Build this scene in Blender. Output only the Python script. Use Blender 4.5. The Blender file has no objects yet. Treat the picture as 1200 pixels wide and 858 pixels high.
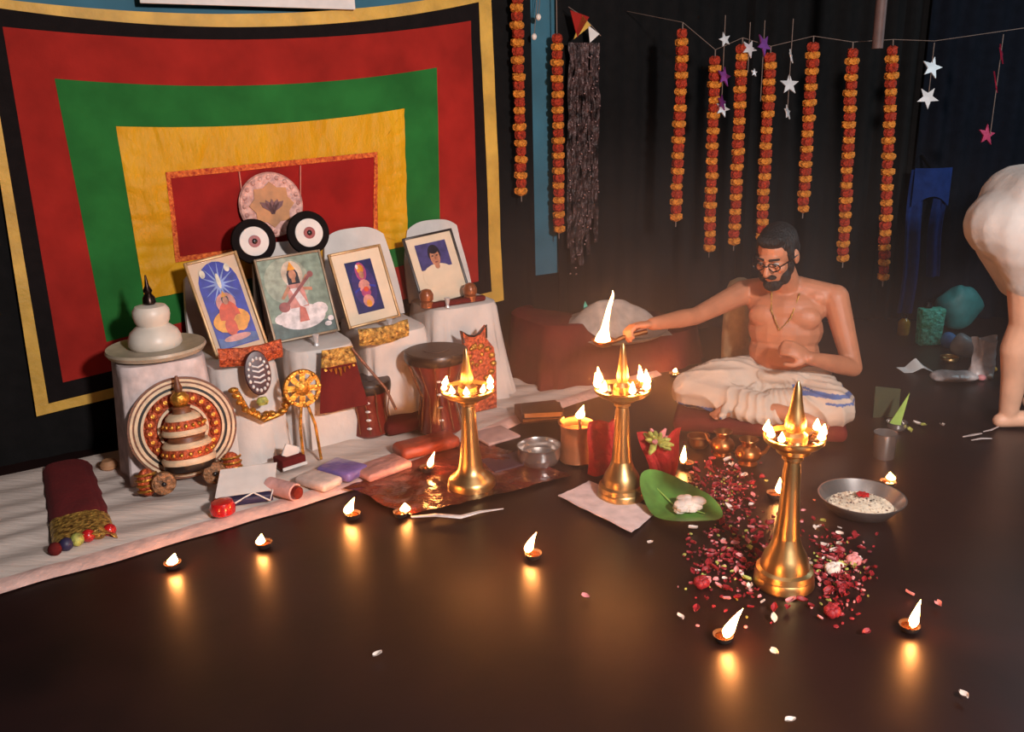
import bpy, bmesh, math, random
from mathutils import Vector, Matrix, noise
random.seed(7)
PI = math.pi
SC = bpy.context.scene
COL = SC.collection

# ------------------------------------------------------------------ camera, light, exposure
H, PITCH, ROLL, F = 1.35, math.radians(17), math.radians(-1.6), 1000.0
cam_data = bpy.data.cameras.new('camera')
cam_data.sensor_width = 36.0
cam_data.lens = 36.0 * F / 1200.0
cam_data.clip_start = 0.05
cam = bpy.data.objects.new('camera', cam_data)
COL.objects.link(cam)
cam.matrix_world = (Matrix.Translation((0, 0, H)) @ Matrix.Rotation(PI / 2 - PITCH, 4, 'X')
                    @ Matrix.Rotation(ROLL, 4, 'Z'))
SC.camera = cam

world = bpy.data.worlds.new('world')
SC.world = world
world.use_nodes = True
world.node_tree.nodes['Background'].inputs[0].default_value = (0.55, 0.45, 0.42, 1)
world.node_tree.nodes['Background'].inputs[1].default_value = 0.05

def area_light(name, loc, target, size, power, color):
    ld = bpy.data.lights.new(name, 'AREA')
    ld.shape = 'DISK'
    ld.size = size
    ld.energy = power
    ld.color = color
    o = bpy.data.objects.new(name, ld)
    COL.objects.link(o)
    o.location = loc
    o.rotation_euler = (Vector(target) - Vector(loc)).to_track_quat('-Z', 'Y').to_euler()
    return o

area_light('hall_lamp', (1.5, -0.5, 2.15), (0.35, 3.5, 0.6), 0.30, 195, (1.0, 0.94, 0.92))
area_light('overhead_fill', (0.4, 2.2, 2.85), (0.4, 2.4, 0), 1.2, 11, (1.0, 0.86, 0.80))  # weak broad fill light added overhead, no fixture modelled

area_light('cool_side_fill', (3.5, 3.9, 1.9), (2.3, 4.7, 0.3), 0.5, 13, (0.55, 0.85, 1.0))  # cool light added out of view to brighten the bag corner, no door there

vs = SC.view_settings
vs.view_transform = 'Standard'
vs.look = 'None'
vs.exposure = 0.0
vs.gamma = 1.0
vs.use_curve_mapping = False

# ------------------------------------------------------------------ coordinates
def ray(u, v):
    x, y = (u - 600) / F, -(v - 429) / F
    c, s = math.cos(ROLL), math.sin(ROLL)
    x, y = c * x - s * y, s * x + c * y
    return Vector((x, math.cos(PITCH) + y * math.sin(PITCH), -math.sin(PITCH) + y * math.cos(PITCH)))
def G(u, v, z=0.0):                       # point of the horizontal plane at height z
    d = ray(u, v)
    return Vector((0, 0, H)) + d * ((z - H) / d.z)
def at(u, v, Y):                          # point of the upright plane at distance Y
    d = ray(u, v)
    return Vector((0, 0, H)) + d * (Y / d.y)
C30, S30, DW = math.cos(PI / 6), math.sin(PI / 6), 3.85
RZ = PI / 6
def A(s, n, z=0.0):                       # altar frame: along the wall, out of the wall, up
    return Vector((C30 * s - S30 * (DW - n), S30 * s + C30 * (DW - n), z))
def W(u, v, n):                           # point of the plane n in front of the altar wall
    d = ray(u, v)
    return Vector((0, 0, H)) + d * ((DW - n) / (-S30 * d.x + C30 * d.y))
def SN(p):
    return C30 * p.x + S30 * p.y, DW - (-S30 * p.x + C30 * p.y), p.z

# ------------------------------------------------------------------ materials
def lin(c):
    def f(x):
        x /= 255.0
        return x / 12.92 if x <= 0.04045 else ((x + 0.055) / 1.055) ** 2.4
    return (f(c[0]), f(c[1]), f(c[2]), 1)
MATS = {}
def mat(name, c, rough=0.6, metal=0.0, var=0.12, vscale=20.0, bump=0.0, bscale=60.0, sheen=0.0, coat=0.0,
        emit=None, strength=0.0, spec=0.5, c2=None, stretch=None, alpha=1.0, trans=0.0):
    if name in MATS:
        return MATS[name]
    m = bpy.data.materials.new(name)
    m.use_nodes = True
    nt = m.node_tree
    b = nt.nodes['Principled BSDF']
    b.inputs['Roughness'].default_value = rough
    b.inputs['Metallic'].default_value = metal
    b.inputs['Specular IOR Level'].default_value = spec
    b.inputs['Sheen Weight'].default_value = sheen
    b.inputs['Coat Weight'].default_value = coat
    b.inputs['Alpha'].default_value = alpha
    b.inputs['Transmission Weight'].default_value = trans
    tc = nt.nodes.new('ShaderNodeTexCoord')
    src = tc.outputs['Object']
    if stretch:
        mp = nt.nodes.new('ShaderNodeMapping')
        mp.inputs['Scale'].default_value = stretch
        nt.links.new(src, mp.inputs['Vector'])
        src = mp.outputs['Vector']
    nz = nt.nodes.new('ShaderNodeTexNoise')
    nz.inputs['Scale'].default_value = vscale
    nz.inputs['Detail'].default_value = 3
    nt.links.new(src, nz.inputs['Vector'])
    cr = nt.nodes.new('ShaderNodeValToRGB')
    a = lin(c)
    lo = lin(c2) if c2 else tuple(x * (1 - 2 * var) for x in a[:3]) + (1,)
    hi = tuple(min(1, x * (1 + var)) for x in a[:3]) + (1,)
    cr.color_ramp.elements[0].color = lo
    cr.color_ramp.elements[1].color = hi
    cr.color_ramp.elements[0].position = 0.3
    cr.color_ramp.elements[1].position = 0.7
    nt.links.new(nz.outputs['Fac'], cr.inputs['Fac'])
    nt.links.new(cr.outputs['Color'], b.inputs['Base Color'])
    if bump:
        n2 = nt.nodes.new('ShaderNodeTexNoise')
        n2.inputs['Scale'].default_value = bscale
        n2.inputs['Detail'].default_value = 4
        nt.links.new(src, n2.inputs['Vector'])
        bp = nt.nodes.new('ShaderNodeBump')
        bp.inputs['Strength'].default_value = bump
        bp.inputs['Distance'].default_value = 0.02
        nt.links.new(n2.outputs['Fac'], bp.inputs['Height'])
        nt.links.new(bp.outputs['Normal'], b.inputs['Normal'])
    if emit:
        b.inputs['Emission Color'].default_value = (*emit, 1)
        b.inputs['Emission Strength'].default_value = strength
    MATS[name] = m
    return m

M_floor = mat('dark vinyl floor', (34, 17, 15), 0.37, spec=0.5, var=0.25, vscale=3, bump=0.04, bscale=9, c2=(23, 12, 11))
M_blackcloth = mat('black curtain cloth', (19, 17, 17), 0.9, spec=0.15, bump=0.1, bscale=200, sheen=0.0)
M_banner_black = mat('black banner cloth', (22, 16, 16), 0.9, spec=0.15, bump=0.1, bscale=150)
M_teal = mat('teal wall paint', (52, 100, 118), 0.8, vscale=4)
M_ceiling = mat('dark ceiling', (60, 50, 48), 0.9)
M_red = mat('red cotton', (152, 36, 29), 0.85, spec=0.12, vscale=6, bump=0.08, bscale=40)
M_green = mat('green cotton', (38, 104, 46), 0.85, spec=0.12, vscale=6, bump=0.08, bscale=40)
M_yellow = mat('yellow satin', (208, 152, 20), 0.55, spec=0.2, vscale=4, bump=0.9, bscale=9, stretch=(1.6, 1.6, 0.7), c2=(196, 136, 16))
M_yellowband = mat('yellow band cloth', (205, 158, 62), 0.6, vscale=9, bump=0.2, bscale=40)
M_lace = mat('orange lace', (214, 112, 50), 0.6, spec=0.2, vscale=70, var=0.4, bump=0.6, bscale=120, c2=(170, 50, 34))
M_centre = mat('red satin', (150, 26, 22), 0.7, spec=0.12, vscale=6, bump=0.1, bscale=30)
M_pinkline = mat('pink braid', (215, 130, 110), 0.7)
M_white = mat('white cotton', (212, 202, 195), 0.85, vscale=8, bump=0.25, bscale=14, var=0.06)
M_dhoti = mat('off white dhoti cloth', (200, 184, 168), 0.85, vscale=8, bump=0.3, bscale=14, var=0.06)
M_mat = mat('white mat cloth', (205, 190, 180), 0.85, vscale=8, bump=0.25, bscale=22, var=0.07, stretch=(0.5, 2.5, 1))
M_mathem = mat('pink white hem', (214, 178, 168), 0.8, vscale=20, bump=0.3, bscale=30, var=0.1)
M_paper = mat('white paper', (222, 214, 208), 0.7, var=0.04)
M_marble = mat('white stone', (218, 205, 190), 0.4, vscale=12, var=0.06)
M_platter = mat('pale stone platter', (176, 160, 138), 0.4, vscale=20, var=0.1)
M_darkmetal = mat('dark bronze', (54, 40, 34), 0.3, 0.9)
M_brass = mat('polished brass', (202, 166, 112), 0.36, 1.0, vscale=8, var=0.1, bump=0.03, bscale=30)
M_brass_dark = mat('old brass', (172, 112, 66), 0.36, 1.0, vscale=12, var=0.15)
M_copper = mat('dull copper', (176, 112, 74), 0.5, 0.6)
M_steel = mat('steel', (208, 202, 198), 0.24, 0.9, var=0.04)
M_clay = mat('fired clay', (34, 20, 17), 0.8, bump=0.2, bscale=50)
M_oil = mat('oil', (60, 34, 16), 0.08)
M_wick = mat('burnt wick', (40, 28, 22), 0.9)
M_flame = mat('flame', (255, 200, 120), 0.5, emit=(1.0, 0.34, 0.085), strength=135.0)
M_torch = mat('torch flame', (255, 200, 120), 0.5, emit=(1.0, 0.45, 0.16), strength=26.0)
M_gold = mat('gold leaf', (214, 152, 66), 0.35, 0.85, vscale=50, var=0.25, bump=0.3, bscale=90)
M_goldcloth = mat('gold brocade', (196, 156, 78), 0.4, 0.5, vscale=60, var=0.5, bump=0.8, bscale=70, c2=(96, 62, 30))
M_redgold = mat('red gold carving', (196, 92, 50), 0.45, 0.3, vscale=70, var=0.4, bump=0.6, bscale=80, c2=(122, 40, 24))
M_cream = mat('cream lacquer', (216, 186, 152), 0.5, vscale=30)
M_blacklac = mat('black lacquer', (30, 22, 20), 0.35)
M_maroon = mat('maroon cloth', (98, 28, 27), 0.85, spec=0.15, vscale=8, bump=0.25, bscale=20)
M_runner = mat('maroon velvet', (104, 16, 20), 0.85, vscale=6, bump=0.15, bscale=60)
M_darkred = mat('dark red lacquer', (112, 36, 28), 0.3, vscale=12, coat=0.3)
M_drumskin = mat('dark drum skin', (66, 52, 48), 0.5, vscale=10)
M_redvelvet = mat('red velvet', (178, 24, 24), 0.75, vscale=30, bump=0.5, bscale=70)
M_redgloss = mat('red gloss', (176, 26, 30), 0.25, coat=0.5)
M_skin = mat('brown skin', (186, 122, 90), 0.5, vscale=14, var=0.08, bump=0.05, bscale=120)
M_skin2 = mat('pale brown skin', (222, 172, 142), 0.5, vscale=14, var=0.06, bump=0.04, bscale=120)
M_hair = mat('black hair', (20, 14, 13), 0.55, bump=0.8, bscale=140, stretch=(1, 1, 0.3))
M_eye = mat('eye white', (215, 205, 198), 0.2)
M_black = mat('black plastic', (16, 14, 14), 0.3)
M_blue = mat('blue cloth border', (74, 104, 160), 0.7)
M_leaf = mat('green leaf', (92, 140, 62), 0.4, vscale=12, var=0.25)
M_leaf_pale = mat('pale leaf', (160, 190, 92), 0.45)
M_stemgreen = mat('yellow green flower', (178, 178, 88), 0.6, vscale=60, var=0.3)
M_petal_red = mat('red petal', (146, 26, 36), 0.6)
M_petal_pink = mat('pink petal', (220, 140, 140), 0.6)
M_petal_white = mat('white petal', (226, 208, 196), 0.6)
M_orange = mat('orange marigold', (180, 50, 16), 0.75, vscale=90, var=0.3, bump=0.8, bscale=120)
M_marigold = mat('yellow marigold', (226, 136, 40), 0.75, vscale=90, var=0.2, bump=0.8, bscale=120)
M_string = mat('thread', (120, 100, 90), 0.8)
M_silverfoil = mat('silver foil', (228, 224, 224), 0.35, 0.35)
M_pinkfoil = mat('pink foil', (190, 50, 80), 0.3, 0.6)
M_purplefoil = mat('purple foil', (150, 70, 150), 0.3, 0.7)
M_tinsel = mat('dark tinsel', (72, 52, 50), 0.42, 0.35, vscale=22, var=0.6, c2=(14, 10, 10), bump=1.0, bscale=30, spec=0.4)
M_wood = mat('brown wood', (120, 70, 42), 0.5, vscale=12, stretch=(1, 1, 6), var=0.25)
M_framegold = mat('gilt wood', (176, 138, 92), 0.4, 0.3, vscale=40)
M_frameblack = mat('black frame', (36, 24, 22), 0.35)
M_matboard = mat('cream mat board', (222, 200, 172), 0.6, var=0.03, coat=0.3)
M_rice = mat('rice', (226, 212, 190), 0.6)
M_navy = mat('navy cover', (44, 38, 70), 0.5)
M_purple = mat('lavender packet', (112, 96, 160), 0.3, coat=0.4, bump=0.3, bscale=30)
M_pinkcloth = mat('pink cloth', (206, 158, 152), 0.8, bump=0.3, bscale=40)
M_plasticsheet = mat('red brown plastic sheet', (88, 34, 26), 0.24, vscale=7, var=0.4, bump=0.5, bscale=18, coat=0.4)
M_clearplastic = mat('cloudy plastic bag', (196, 182, 178), 0.3, bump=0.5, bscale=30)
M_greenfoil = mat('shiny green wrap', (110, 240, 190), 0.3, 0.0, vscale=38, var=0.5, bump=1.0, bscale=45, c2=(50, 170, 120))
M_tealbag = mat('teal bag', (38, 104, 104), 0.6)
M_bluepl = mat('dark blue plastic', (34, 64, 150), 0.4)
M_navycloth = mat('navy curtain', (14, 16, 24), 0.9, spec=.1, bump=0.1, bscale=100)
M_yellowoil = mat('yellow oil', (196, 140, 40), 0.15, coat=0.5)
M_bookcover = mat('brown book cover', (92, 52, 42), 0.6)
M_pages = mat('book pages', (206, 160, 120), 0.8, vscale=120, stretch=(0.3, 0.3, 6))
M_glasslamp = mat('pink glass', (214, 110, 100), 0.15, coat=0.6)

# ------------------------------------------------------------------ mesh builder
class MB:
    def __init__(s):
        s.v, s.f, s.m = [], [], []
    def add(s, vs, fs, m=0):
        o = len(s.v)
        s.v += [tuple(p) for p in vs]
        s.f += [tuple(i + o for i in f) for f in fs]
        s.m += [m] * len(fs)
        return s
    def box(s, c, d, M=None, m=0):
        x, y, z = d[0] / 2, d[1] / 2, d[2] / 2
        vs = [Vector((a * x, b * y, e * z)) for e in (-1, 1) for b in (-1, 1) for a in (-1, 1)]
        if M: vs = [M @ v for v in vs]
        return s.add([v + Vector(c) for v in vs],
                     [(0, 2, 3, 1), (4, 5, 7, 6), (0, 1, 5, 4), (2, 6, 7, 3), (0, 4, 6, 2), (1, 3, 7, 5)], m)
    def rbox(s, c, d, r=0.01, M=None, m=0, seg=2):      # box with rounded edges
        bm = bmesh.new()
        bmesh.ops.create_cube(bm, size=1)
        for v in bm.verts: v.co = Vector((v.co.x * d[0], v.co.y * d[1], v.co.z * d[2]))
        bmesh.ops.bevel(bm, geom=bm.edges[:], offset=r, segments=seg, affect='EDGES', profile=0.5)
        bm.verts.index_update()
        vs = [(M @ v.co if M else v.co) + Vector(c) for v in bm.verts]
        fs = [tuple(v.index for v in f.verts) for f in bm.faces]
        bm.free()
        return s.add(vs, fs, m)
    def lathe(s, prof, c=(0, 0, 0), M=None, seg=28, m=0, cap=True, sx=1.0, sy=1.0):
        vs, fs = [], []
        for r, z in prof:
            for k in range(seg):
                a = 2 * PI * k / seg
                p = Vector((r * math.cos(a) * sx, r * math.sin(a) * sy, z))
                vs.append((M @ p if M else p) + Vector(c))
        for i in range(len(prof) - 1):
            for k in range(seg):
                k2 = (k + 1) % seg
                fs.append((i * seg + k, i * seg + k2, (i + 1) * seg + k2, (i + 1) * seg + k))
        if cap:
            fs.append(tuple(range(seg - 1, -1, -1)))
            fs.append(tuple((len(prof) - 1) * seg + k for k in range(seg)))
        return s.add(vs, fs, m)
    def tube(s, pts, r, seg=8, m=0, flat=1.0):
        pts = [Vector(p) for p in pts]
        n = len(pts)
        rr = r if isinstance(r, (list, tuple)) else [r] * n
        vs, fs = [], []
        up = Vector((0, 0, 1))
        for i, p in enumerate(pts):
            t = (pts[min(i + 1, n - 1)] - pts[max(i - 1, 0)])
            t = t.normalized() if t.length > 1e-9 else up
            a = t.cross(up if abs(t.z) < 0.95 else Vector((1, 0, 0))).normalized()
            b = t.cross(a)
            for k in range(seg):
                q = 2 * PI * k / seg
                vs.append(p + a * (rr[i] * math.cos(q)) + b * (rr[i] * flat * math.sin(q)))
        for i in range(n - 1):
            for k in range(seg):
                k2 = (k + 1) % seg
                fs.append((i * seg + k, (i + 1) * seg + k, (i + 1) * seg + k2, i * seg + k2))
        fs.append(tuple(range(seg)))
        fs.append(tuple((n - 1) * seg + k for k in range(seg - 1, -1, -1)))
        return s.add(vs, fs, m)
    def ell(s, c, r, M=None, seg=16, rings=10, m=0):
        if not isinstance(r, (list, tuple)): r = (r, r, r)
        vs, fs = [], []
        def T(p):
            p = Vector((p[0] * r[0], p[1] * r[1], p[2] * r[2]))
            return (M @ p if M else p) + Vector(c)
        vs.append(T((0, 0, -1)))
        for i in range(1, rings):
            t = -PI / 2 + PI * i / rings
            for k in range(seg):
                a = 2 * PI * k / seg
                vs.append(T((math.cos(t) * math.cos(a), math.cos(t) * math.sin(a), math.sin(t))))
        vs.append(T((0, 0, 1)))
        for k in range(seg):
            k2 = (k + 1) % seg
            fs.append((0, 1 + k2, 1 + k))
            for i in range(rings - 2):
                fs.append((1 + i * seg + k, 1 + i * seg + k2, 1 + (i + 1) * seg + k2, 1 + (i + 1) * seg + k))
            fs.append((1 + (rings - 2) * seg + k, 1 + (rings - 2) * seg + k2, len(vs) - 1))
        return s.add(vs, fs, m)
    def limb(s, pts, rs, m=0):                              # closed tapered capsules along a chain
        pts = [Vector(p) for p in pts]
        for p, r in zip(pts, rs): s.ell(p, r, m=m, seg=14, rings=8)
        for i in range(len(pts) - 1): s.tube([pts[i], pts[i + 1]], [rs[i], rs[i + 1]], seg=14, m=m)
        return s
    def grid(s, fn, nu, nv, m=0, thick=0.0):
        vs, fs = [], []
        for j in range(nv + 1):
            for i in range(nu + 1): vs.append(Vector(fn(i / nu, j / nv)))
        w = nu + 1
        for j in range(nv):
            for i in range(nu): fs.append((j * w + i, j * w + i + 1, (j + 1) * w + i + 1, (j + 1) * w + i))
        if thick:
            n0 = len(vs)
            nrm = (vs[1] - vs[0]).cross(vs[w] - vs[0])
            nrm = nrm.normalized() * thick
            vs += [v - nrm for v in vs[:n0]]
            fs += [tuple(i + n0 for i in reversed(f)) for f in fs[:]]
            ring = [i for i in range(w)] + [j * w + nu for j in range(1, nv + 1)] + \
                   [nv * w + i for i in range(nu - 1, -1, -1)] + [j * w for j in range(nv - 1, 0, -1)]
            for k in range(len(ring)):
                a, b = ring[k], ring[(k + 1) % len(ring)]
                fs.append((a, a + n0, b + n0, b))
        return s.add(vs, fs, m)
    def prism(s, pts, d, M=None, c=(0, 0, 0), m=0):          # polygon in x,z; depth d along y
        n = len(pts)
        vs = [Vector((x, -d / 2, z)) for x, z in pts] + [Vector((x, d / 2, z)) for x, z in pts]
        vs = [(M @ v if M else v) + Vector(c) for v in vs]
        fs = [tuple(range(n)), tuple(range(2 * n - 1, n - 1, -1))]
        for k in range(n):
            k2 = (k + 1) % n
            fs.append((k, k + n, k2 + n, k2))
        return s.add(vs, fs, m)
    def mesh(s, name, mats, smooth=True):
        me = bpy.data.meshes.new(name)
        me.from_pydata(s.v, [], s.f)
        for mm in (mats if isinstance(mats, (list, tuple)) else [mats]): me.materials.append(mm)
        me.polygons.foreach_set('material_index', s.m)
        if smooth:
            me.shade_smooth()
            me.set_sharp_from_angle(angle=math.radians(42))
        me.update()
        return me
    def build(s, name, mats, parent=None, smooth=True):
        return link(name, s.mesh(name, mats, smooth), parent)

def link(name, me, parent=None):
    o = bpy.data.objects.new(name, me)
    COL.objects.link(o)
    if parent: o.parent = parent
    return o
def tag(o, label=None, cat=None, group=None, kind=None):
    if label: o['label'] = label
    if cat: o['category'] = cat
    if group: o['group'] = group
    if kind: o['kind'] = kind
    return o
def thing(name, label, cat, loc=(0, 0, 0), rz=0.0, group=None, rx=0.0, ry=0.0):
    o = bpy.data.objects.new(name, None)
    o.empty_display_size = 0.05
    COL.objects.link(o)
    o.location = loc
    o.rotation_euler = (rx, ry, rz)
    return tag(o, label, cat, group)
def solo(name, mb, mats, label, cat, loc=(0, 0, 0), rz=0.0, group=None, rx=0.0, ry=0.0, smooth=True):
    o = mb.build(name, mats, None, smooth)
    o.location = loc
    o.rotation_euler = (rx, ry, rz)
    return tag(o, label, cat, group)
def remesh(mb, voxel, smooth=3):
    me = mb.mesh('tmp', [M_white])
    o = bpy.data.objects.new('tmp', me)
    COL.objects.link(o)
    r = o.modifiers.new('r', 'REMESH')
    r.mode = 'VOXEL'
    r.voxel_size = voxel
    if smooth:
        q = o.modifiers.new('s', 'SMOOTH')
        q.iterations = smooth
        q.factor = 0.5
    bpy.context.view_layer.update()
    dg = bpy.context.evaluated_depsgraph_get()
    out = bpy.data.meshes.new_from_object(o.evaluated_get(dg))
    bpy.data.objects.remove(o)
    bpy.data.meshes.remove(me)
    out.materials.clear()
    out.shade_smooth()
    return out
def N(x, y, z=0.0, f=1.0):
    return noise.noise(Vector((x * f, y * f, z * f)))
def circ(r, n=24, cx=0, cz=0, rx=1, rz=1, a0=0, a1=2 * PI):
    return [(cx + r * rx * math.cos(a0 + (a1 - a0) * k / n), cz + r * rz * math.sin(a0 + (a1 - a0) * k / n)) for k in range(n)]

# ------------------------------------------------------------------ room shell
def struct(name, mb, m, smooth=False):
    return tag(mb.build(name, m, None, smooth), kind='structure')
struct('floor', MB().box((1.0, 2.5, -0.05), (9, 9, 0.1)), M_floor)
struct('ceiling', MB().box((1.0, 2.5, 3.05), (9, 9, 0.1)), M_ceiling)
RM = Matrix.Rotation(RZ, 3, 'Z')
struct('wall_left', MB().box(A(0.7, -0.05, 1.5), (7.0, 0.1, 3.0), RM), M_teal)
struct('wall_back', MB().box((3.0, 5.40, 1.5), (5.4, 0.1, 3.0)), M_blackcloth)
struct('wall_right', MB().box((4.9, 2.5, 1.5), (0.1, 6, 3.0)), M_blackcloth)
struct('black_band_left', MB().box(A(1.2, 0.006, 0.235), (4.8, 0.012, 0.47), RM), M_blackcloth)  # black band in place of the dark low cloth below the blue gap

# pleated black curtains
def curtain(name, label, fn, L, z0, z1, pleats, m, amp=0.02):
    n = int(L / 0.02)
    def g(u, v):
        x = u * L
        w = amp * math.sin(2 * PI * pleats * u + 1.3 * math.sin(7 * u)) + 0.3 * amp * math.sin(5.3 * pleats * u)
        return fn(x, w * (1 - 0.35 * v), z0 + (z1 - z0) * v)
    return solo(name, MB().grid(g, n, 4, thick=0.004), m, label, 'curtain')
curtain('black_curtain', 'black curtain hanging behind and below the striped banner',
        lambda x, w, z: A(-1.6 + x, 0.018 + 0.2 * w, z), 3.66, 0.0, 1.66, 26, M_blackcloth)
curtain('black_curtain', 'narrow black curtain between the banner edge and the blue wall gap',
        lambda x, w, z: A(2.06 + x, 0.022 + 0.2 * w, z), 0.31, 0.0, 2.9, 3, M_blackcloth)
curtain('black_curtain', 'black curtain hanging right of the blue wall gap, behind the tinsel',
        lambda x, w, z: A(2.515 + x, 0.03 + 0.4 * w, z), 1.60, 0.0, 2.9, 13, M_blackcloth)
curtain('black_curtain', 'wide black curtain across the back, behind seven garlands',
        lambda x, w, z: Vector((1.35 + x, 5.2 + w, z)), 1.15, 0.0, 2.95, 9, M_blackcloth)
curtain('navy_curtain', 'dark navy curtain at the back behind the hung blue cloth',
        lambda x, w, z: Vector((2.42 + x, 5.16 + w, z)), 2.0, 0.0, 2.95, 13, M_navycloth)

# ------------------------------------------------------------------ banner
ban = thing('ceremonial_banner', 'large cloth banner of nested yellow, black, red and green rectangles on the left wall', 'banner',
            A(1.0, 0, 0))
BINV = Matrix.Translation(A(1.0, 0, 0)).inverted()
def quad(tl, tr, br, bl):
    return [SN(W(*p, 0.06))[::2] for p in (tl, tr, br, bl)]
def ripple(s, z):
    return 0.010 * N(s, z, 0, 2.3) + 0.006 * N(s, z, 3, 6.0)
def Qpt(q, sag, u, v):                  # v = 0 top, 1 bottom
    (a, b), (c, d), (e, f), (g, h) = q
    s = (a * (1 - u) + c * u) * (1 - v) + (g * (1 - u) + e * u) * v
    z = (b * (1 - u) + d * u) * (1 - v) + (h * (1 - u) + f * u) * v
    return s, z - sag * 4 * u * (1 - u) * (1 - v)
def wallpt(s, z, n):
    return BINV @ A(s, n + ripple(s, z), z)
def panel(name, q, sag, n, m, nu=40, nv=24, thick=0.003):
    def g(u, v): return wallpt(*Qpt(q, sag, u, 1 - v), n)
    return MB().grid(g, nu, nv, thick=thick).build(name, m, ban)
def ring(name, qo, so, qi, si, n, m, nu=40, nv=4, wr=0.0):
    mb = MB()
    for side in range(4):
        def g(t, w):
            if side == 0: p, i = Qpt(qo, so, t, 0), Qpt(qi, si, t, 0)
            if side == 1: p, i = Qpt(qo, so, 1, t), Qpt(qi, si, 1, t)
            if side == 2: p, i = Qpt(qo, so, 1 - t, 1), Qpt(qi, si, 1 - t, 1)
            if side == 3: p, i = Qpt(qo, so, 0, 1 - t), Qpt(qi, si, 0, 1 - t)
            a_, b_ = i[0] + (p[0] - i[0]) * w, i[1] + (p[1] - i[1]) * w
            return wallpt(a_, b_, n + (wr * (abs(N(a_ * (18 if side in (0, 2) else 7), b_ * (7 if side in (0, 2) else 18), 1)) - .2 + .5 * N(a_ * 30, b_ * 9, 4)) if wr else 0))
        mb.grid(g, nu, nv, thick=0.003)
    return mb.build(name, m, ban)
Q0 = quad((-34, -6), (576, -14), (591, 352), (43, 489))
Q1 = quad((-22, 6), (562, 2), (577, 342), (57, 474))
QR = quad((3, 31), (553, 24), (562, 330), (74, 449))
QG = quad((64, 92), (513, 79), (517, 300), (125, 401))
QY = quad((136, 148), (474, 127), (479, 288), (170, 352))
QL = quad((194, 202), (442, 178), (443, 274), (206, 308))
QC = quad((200, 209), (438, 184), (438, 268), (211, 301))
ring('yellow_border', Q0, 0.085, Q1, 0.09, 0.052, M_yellowband)
ring('black_border', Q1, 0.09, QR, 0.062, 0.050, M_banner_black)
ring('red_panel', QR, 0.062, QG, 0.05, 0.051, M_red)
ring('green_panel', QG, 0.05, QY, 0.03, 0.052, M_green)
ring('yellow_satin_panel', QY, 0.03, QL, 0.0, 0.056, M_yellow, 90, 14, .012)
ring('lace_trim', QL, 0.0, QC, 0.0, 0.060, M_lace, nv=2)
panel('centre_panel', QC, 0.0, 0.055, M_centre, 24, 10)
for px in ((280, 201, 291, 286), (352, 194, 352, 279)):
    (s0, _, z0), (s1, _, z1) = SN(W(px[0], px[1], .06)), SN(W(px[2], px[3], .06))
    MB().tube([wallpt(s0 + (s1 - s0) * t, z0 + (z1 - z0) * t, 0.062) for t in (0, .25, .5, .75, 1)], 0.003, 6).build('seam_braid', M_pinkline, ban)
# round medallion on the banner
mc = W(318, 240, 0.085)
med = thing('medallion', 'round pinkish scalloped medallion with a tan star centre on the red banner panel', 'medallion', mc, RZ, rx=-0.1)
RX90 = Matrix.Rotation(PI / 2, 3, 'X')
MB().lathe([(0.136, -.006), (0.139, 0), (0.132, 0.008), (0.122, 0.006), (0.02, 0.005)], M=RX90, seg=48).build(
    'plate', mat('pale pink plate', (222, 168, 152), 0.5, vscale=40, var=0.2, c2=(172, 120, 112), bump=0.3, bscale=60), med)
star = []
for k in range(16):
    a = 2 * PI * k / 16 + PI / 2
    r = 0.098 if k % 2 == 0 else 0.078
    star.append((r * math.cos(a), r * math.sin(a)))
MB().prism(star, 0.006, c=(0, -0.009, 0)).build('star_centre', mat('tan lacquer', (196, 128, 70), 0.5, vscale=14, var=0.2), med)
eb = MB()
for a in (-0.9, -0.45, 0, 0.45, 0.9):
    eb.prism([(-.008, -.035), (.008, -.035), (.012 + .0, 0.01), (0, .03), (-.012, 0.01)], 0.004, Matrix.Rotation(a, 3, 'Y'), (a * 0.03, -0.014, -0.005))
eb.build('emblem', mat('dull violet', (120, 74, 74), 0.6), med)
for k in range(20):
    a = 2 * PI * k / 20
    MB().ell((0.117 * math.cos(a), -0.008, 0.117 * math.sin(a)), (0.010, 0.005, 0.010), seg=8, rings=5).build('scallop', MATS['pale pink plate'], med)

# poster edge above the banner
pt = thing('poster', 'maroon poster with white border above the banner, cut by the picture top', 'poster', A(1.008, 0.08, 1.762), RZ)
MB().rbox((0, 0, 0.25), (0.87, 0.012, 0.5), 0.003).build('white_board', M_paper, pt)
MB().box((0, -0.008, 0.265), (0.82, 0.004, 0.44)).build('print', mat('maroon print', (90, 34, 40), 0.5), pt)

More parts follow.
